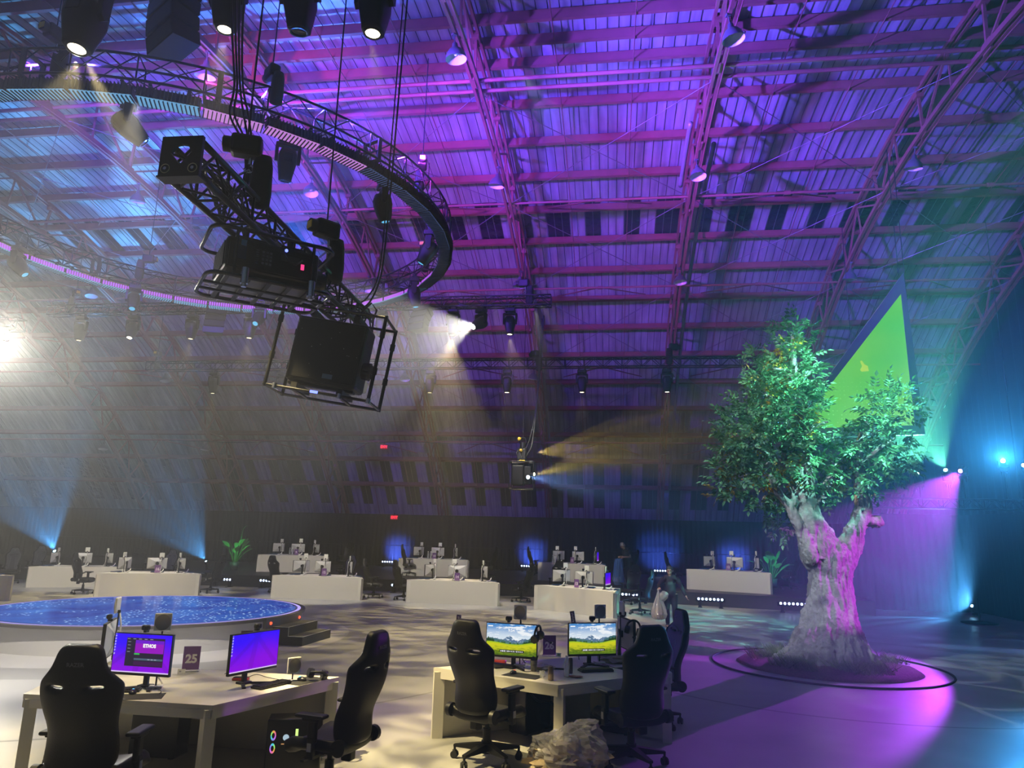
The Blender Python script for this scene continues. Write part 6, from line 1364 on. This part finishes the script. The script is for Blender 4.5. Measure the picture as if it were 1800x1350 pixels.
# near rubbish bag on the floor
q = az(1010, 1362, 0); t = thing('rubbish_bag', 'clear bag of rubbish slumped on the floor in front of the desk numbered 26', 'rubbish bag', (q.x-0.03, q.y+0.02, 0.0))
b = MB(); n, m_ = 60, 30; vs = []
for i in range(m_+1):
    a = pi*i/m_
    for j in range(n):
        tt = 2*pi*j/n; d = V((sin(a)*cos(tt), sin(a)*sin(tt), cos(a))); w = mnoise.fractal(d*1.6+V((2, 5, 1)), 0.6, 2, 5); cr_ = abs(mnoise.noise(d*4.5+V((1, 1, 7))))
        k = 1+0.16*w-0.22*cr_; x, y, z = d.x*0.40*k-0.03, d.y*0.30*k, 0.19+d.z*0.21*k+(0.16*max(0, d.z)*max(0, 0.35+d.x) if d.z > 0 else 0); vs.append((x, y, max(0.003, z)))
b.add(vs, [(i*n+j, (i+1)*n+j, (i+1)*n+(j+1) % n, i*n+(j+1) % n) for i in range(m_) for j in range(n)], False); b.build('bag_film', film, t)
bb = blob(0.30, 0.24, 9.0, 0.45, 30, 14, (1.0, 0.75)); bb.build('contents', trash, t, (-0.06, 0, 0.012))
# ================================================================== light: show lamps, haze in the air
W = bpy.data.worlds.new('hall_haze'); SC.world = W; W.use_nodes = True
nt = W.node_tree; nt.nodes.clear(); o = nt.nodes.new('ShaderNodeOutputWorld'); bg = nt.nodes.new('ShaderNodeBackground'); bg.inputs[1].default_value = 0.0
nt.links.new(bg.outputs[0], o.inputs[0])
vs = nt.nodes.new('ShaderNodeVolumeScatter'); vs.inputs['Density'].default_value = 0.0085; vs.inputs['Anisotropy'].default_value = 0.65; nt.links.new(vs.outputs[0], o.inputs['Volume'])
def gobo(l, kind, scale=6.0, lo=0.35, hi=0.7, floor=0.15):
    l.use_nodes = True; nt = l.node_tree; N = nt.nodes; L = nt.links; N.clear()
    out = N.new('ShaderNodeOutputLight'); em = N.new('ShaderNodeEmission'); L.new(em.outputs[0], out.inputs[0])
    tc = N.new('ShaderNodeTexCoord'); sp = N.new('ShaderNodeSeparateXYZ'); L.new(tc.outputs['Normal'], sp.inputs[0])
    def dv(a):
        d = N.new('ShaderNodeMath'); d.operation = 'DIVIDE'; L.new(sp.outputs[a], d.inputs[0]); L.new(sp.outputs[2], d.inputs[1]); return d.outputs[0]
    cb = N.new('ShaderNodeCombineXYZ'); L.new(dv(0), cb.inputs[0]); L.new(dv(1), cb.inputs[1])
    if kind == 'water':
        mp = N.new('ShaderNodeMapping'); mp.inputs['Scale'].default_value = (1.0, 1.9, 1.0); L.new(cb.outputs[0], mp.inputs[0])
        n = N.new('ShaderNodeTexNoise'); n.inputs['Scale'].default_value = scale; n.inputs['Detail'].default_value = 2.0; n.inputs['Distortion'].default_value = 1.5; L.new(mp.outputs[0], n.inputs['Vector']); src = n.outputs['Fac']
    elif kind == 'web':
        n0 = N.new('ShaderNodeTexNoise'); n0.inputs['Scale'].default_value = scale*0.6; L.new(cb.outputs[0], n0.inputs['Vector'])
        ad = N.new('ShaderNodeVectorMath'); ad.operation = 'MULTIPLY_ADD'; L.new(n0.outputs['Color'], ad.inputs[0]); ad.inputs[1].default_value = (.35, .35, .35); L.new(cb.outputs[0], ad.inputs[2])
        n = N.new('ShaderNodeTexVoronoi'); n.feature = 'DISTANCE_TO_EDGE'; n.inputs['Scale'].default_value = scale; L.new(ad.outputs[0], n.inputs['Vector'])
        iv = N.new('ShaderNodeMath'); iv.operation = 'SUBTRACT'; iv.inputs[0].default_value = 1.0; L.new(n.outputs['Distance'], iv.inputs[1]); src = iv.outputs[0]
    else:                                                    # 'fan': bright fingers round the beam axis
        at = N.new('ShaderNodeMath'); at.operation = 'ARCTAN2'; L.new(dv(0), at.inputs[0]); L.new(dv(1), at.inputs[1])
        cx = N.new('ShaderNodeCombineXYZ'); L.new(at.outputs[0], cx.inputs[0])
        n = N.new('ShaderNodeTexNoise'); n.inputs['Scale'].default_value = scale; n.inputs['Detail'].default_value = 1.0; L.new(cb.outputs[0], n.inputs['Vector']); src = n.outputs['Fac']
    mr = N.new('ShaderNodeMapRange'); mr.interpolation_type = 'SMOOTHSTEP'; mr.inputs[1].default_value = lo; mr.inputs[2].default_value = hi; mr.inputs[3].default_value = floor; mr.inputs[4].default_value = 1.0; L.new(src, mr.inputs[0]); L.new(mr.outputs[0], em.inputs['Strength'])
def spot(loc, target, power, col, size=40, blend=0.3, r=0.04, g=None):
    l = bpy.data.lights.new('stage_spot', 'SPOT'); l.energy = power; l.color = col; l.spot_size = rad(size); l.spot_blend = blend; l.shadow_soft_size = r
    ob = bpy.data.objects.new('stage_spot', l); COL.objects.link(ob); ob.location = loc
    ob.rotation_euler = (V(target)-V(loc)).to_track_quat('-Z', 'Y').to_euler()
    if g: gobo(l, *g)
    return ob
WARM = (1.0, 0.80, 0.37); WHITE = (1.0, 0.95, 0.82); PUR = (0.42, 0.10, 1.0); MAGE = (0.72, 0.10, 1.0); LAV = (0.30, 0.34, 1.0)
# ---- wash on to the roof, from the wash heads on the ring
for (p, tgt, P, c, sz) in (((-6.2, 10.6, 9.95), (0.5, 22, 13.4), 32000, (0.13, 0.045, 1.0), 62), ((-5.0, 11.6, 9.95), (8, 20, 13.6), 46000, (0.12, 0.05, 1.0), 60), ((-9.8, 9.4, 9.95), (-7, 24, 12.5), 26000, (0.16, 0.04, 1.0), 66), ((-12.2, 9.8, 9.95), (-14, 23, 12.8), 20000, (0.14, 0.06, 1.0), 66),
        ((-9.8, 20.6, 9.95), (-9, 9.5, 14), 11000, (0.04, 0.17, 1.0), 84), ((-8.8, 9.6, 9.95), (-5, 17, 14), 6500, (0.13, 0.07, 1.0), 90), ((-11.0, 9.5, 9.95), (-9, 20, 13.4), 4200, (1.0, 0.04, 0.42), 56), ((-7.0, 10.2, 9.95), (-2.5, 22, 13.0), 3200, (1.0, 0.04, 0.42), 56), ((-5.6, 11.2, 9.95), (2, 13, 14), 9000, (0.12, 0.09, 1.0), 70), ((-4.4, 13.0, 9.95), (7, 26, 12), 9000, (0.5, 0.05, 1.0), 60)):
    spot(p, tgt, P, c, sz, 0.8, 0.1)
# ---- warm water-pattern pools on the floor
for i, (p, tg, P, sz) in enumerate([(ay(140, 92, 6.4), (-6.3, 5.2, 0), 2600, 48), (ay(395, 53, 6.9), (-4.2, 6.4, 0), 1700, 40), (ay(655, 60, 7.3), (-1.5, 7.0, 0), 1500, 26), (ay(140, 92, 6.4)+V((0.1, 0, 0)), (-2.0, 8.0, 0), 11000, 22), (V((-12.6, 10.4, 8.8)), (-7.9, 6.6, 0), 6000, 24)]):
    spot(p-V((0, 0, 0.12)), tg, P, WARM, sz, 0.5, 0.03, ('water', 5.0, 0.36, 0.62, 0.25))
spot(LAMPS['t1', 797]-V((0, 0.1, 0.5)), (-3.8, 14.6, 0), 7000, WARM, 40, 0.6, 0.03, ('water', 6.0, 0.36, 0.62, 0.25))
for px in (147, 238, 341, 443, 797, 897):
    p = LAMPS['t1', px]; spot(p-V((0, 0, 0.5)), (p.x+(1.6 if px == 897 else 0), 20.2, 0), 3000, WARM, 46, 0.5, 0.03, ('water', 6.0, 0.4, 0.62, 0.12))
for px in (378, 757, 892, 1023, 1172):
    p = LAMPS['t2', px]; spot(p-V((0, 0, 0.5)), (p.x, 25.7, 0), 1500, WARM, 44, 0.5, 0.03, ('water', 8.0, 0.42, 0.6, 0.08))
# front light on the desks, from added spots just before the truss behind the ring
for (x, tg, P, sz) in ((-14.5, (-15.2, 22.8, 0.4), 4200, 30), (-10.2, (-10.0, 24.0, 0.4), 4600, 30), (-5.2, (-5.2, 24.1, 0.4), 4600, 30), (-2.2, (-1.3, 22.6, 0.4), 4600, 30), (-11.3, (-14.0, 30.9, 0.9), 4200, 24), (-17.0, (-20.0, 25.0, 0.4), 4000, 30), (-8.0, (-7.7, 31.3, 0.9), 4200, 24), (-3.4, (-1.6, 30.6, 0.9), 4200, 24), (-2.0, (4.3, 27.8, 0.9), 4200, 24)):
    spot((x, 20.3 if P > 4300 or x == -14.5 else 19.9, 8.95), tg, P, (1.0, 0.92, 0.72), sz, 0.6, 0.05)
spot((-7.6, 9.4, 9.0), (-9.3, 11.7, 0.2), 6500, (1.0, 0.93, 0.8), 44, 0.7, 0.05)  # added spot brightening the stage front
# ---- beams
spot(LAMPS['t1', 846]+(V((-8.0, 8.0, 3.0))-LAMPS['t1', 846]).normalized()*0.5, (-8.0, 8.0, 3.0), 7500, WHITE, 34, 0.3, 0.05)
p = LAMPS['left']; spot(p+V((0.3, -0.2, -0.75)), (-10.5, 9.0, 4.4), 4600, WHITE, 56, 0.8, 0.06)
spot(LAMPS['m']+LAMPS['m_d']*0.05, (2.5, 12.7, 0.0), 15000, (0.46, 0.05, 1.0), 20, 0.25, 0.05)
spot(LAMPS['b']+LAMPS['b_d']*0.05, (0.8, 0.0, 5.2), 4800, (0.04, 0.40, 1.0), 42, 1.0, 0.05)
for k in ('g1', 'g2'): spot(LAMPS[k]+LAMPS[k+'_d']*0.05, LAMPS[k]+LAMPS[k+'_d']*5, 6000, (0.15, 1.0, 0.55), 40, 0.4, 0.04)
for k, P in (('f1', 5000), ('f2', 17000), ('f3', 17000)): spot(LAMPS[k]+LAMPS[k+'_d']*0.08, LAMPS[k]+LAMPS[k+'_d']*6, P, (0.08, 0.42, 1.0), 62, 0.2, 0.04, ('fan', 7.0, 0.42, 0.62, 0.12))
tc_ = V((4.0, 14.8, 5.0))
spot(LAMPS['cy'], LAMPS['cy']+V((6, -3.2, 1.1)), 14000, (1.0, 0.78, 0.2), 30, 0.4, 0.04, ('fan', 9.0, 0.4, 0.6, 0.05))
spot(LAMPS['cb'], LAMPS['cb']+V((6, -3.4, -0.9)), 14000, (0.22, 0.42, 1.0), 32, 0.4, 0.04, ('fan', 9.0, 0.4, 0.6, 0.1))
# ---- tree and plant lights
spot((7.0, 9.6, 9.6), (4.6, 14.8, 5.2), 27000, (0.28, 1.0, 0.82), 30, 0.6, 0.05, ('water', 16.0, 0.42, 0.6, 0.12))
spot((-1.2, 8.8, 8.6), (3.1, 14.8, 4.2), 5200, (0.62, 0.82, 0.9), 40, 0.6, 0.05, ('water', 12.0, 0.40, 0.62, 0.2))
spot((9.5, 10.0, 8.0), (6.6, 13.0, 0.0), 900, (0.8, 0.95, 1.0), 44, 0.4, 0.03, ('web', 5.0, 0.93, 1.0, 0.02))
spot((-1.5, 9.0, 7.0), (3.7, 14.8, 1.2), 1800, (0.58, 0.74, 1.0), 17, 0.5, 0.04)
spot((-4.2, 13.0, 8.7), (1.4, 20.3, 0.9), 4200, (1.0, 0.9, 0.8), 15, 0.6, 0.04)  # added spot brightening the walking person
spot((11.2, 11.0, 5.2), (4.3, 14.7, 1.7), 8500, (0.62, 0.05, 1.0), 15, 0.4, 0.03)
spot((-2.4, 23.6, 5.0), (3.7, 14.9, 4.6), 8000, (1.0, 0.72, 0.15), 20, 0.4, 0.04, ('water', 14.0, 0.46, 0.58, 0.02))
for q, c in ((PL1, (0.1, 1.0, 0.75)), (PL2, (0.15, 1.0, 0.35))): spot((q.x+1.5, q.y-4.0, 4.2), (q.x, q.y, 1.6), 1800, c, 22, 0.5, 0.03)
# ---- LED bars: blue up the drape
for (x, y, z, back) in BARS:
    spot((x, y+0.06, z+0.36), (x, y+(1.1 if back else 0.5), z+(0.75 if back else 2.2)), 2600 if back else 60, (0.07, 0.16, 1.0), 64, 0.7, 0.25)
# ---- cool fill on the right-hand floor, from unseen overhead spots
spot((9.5, 4.0, 9.5), (6.5, 12, 0), 420, (0.45, 0.50, 1.0), 90, 0.8, 0.4)
spot((10.5, 5.0, 8.5), (6.6, 7.5, 0), 700, (0.25, 0.65, 1.0), 46, 0.7, 0.1)
VS_ = SC.view_settings; VS_.view_transform = 'Standard'; VS_.look = 'None'; VS_.gamma = 1.0; VS_.use_curve_mapping = False; VS_.exposure = 0.0
cy = SC.cycles; cy.max_bounces = 6; cy.diffuse_bounces = 2; cy.glossy_bounces = 3; cy.transmission_bounces = 4; cy.transparent_max_bounces = 10; cy.volume_bounces = 0
cy.sample_clamp_direct = 0; cy.sample_clamp_indirect = 6; cy.caustics_reflective = False; cy.caustics_refractive = False
cy.use_denoising = True
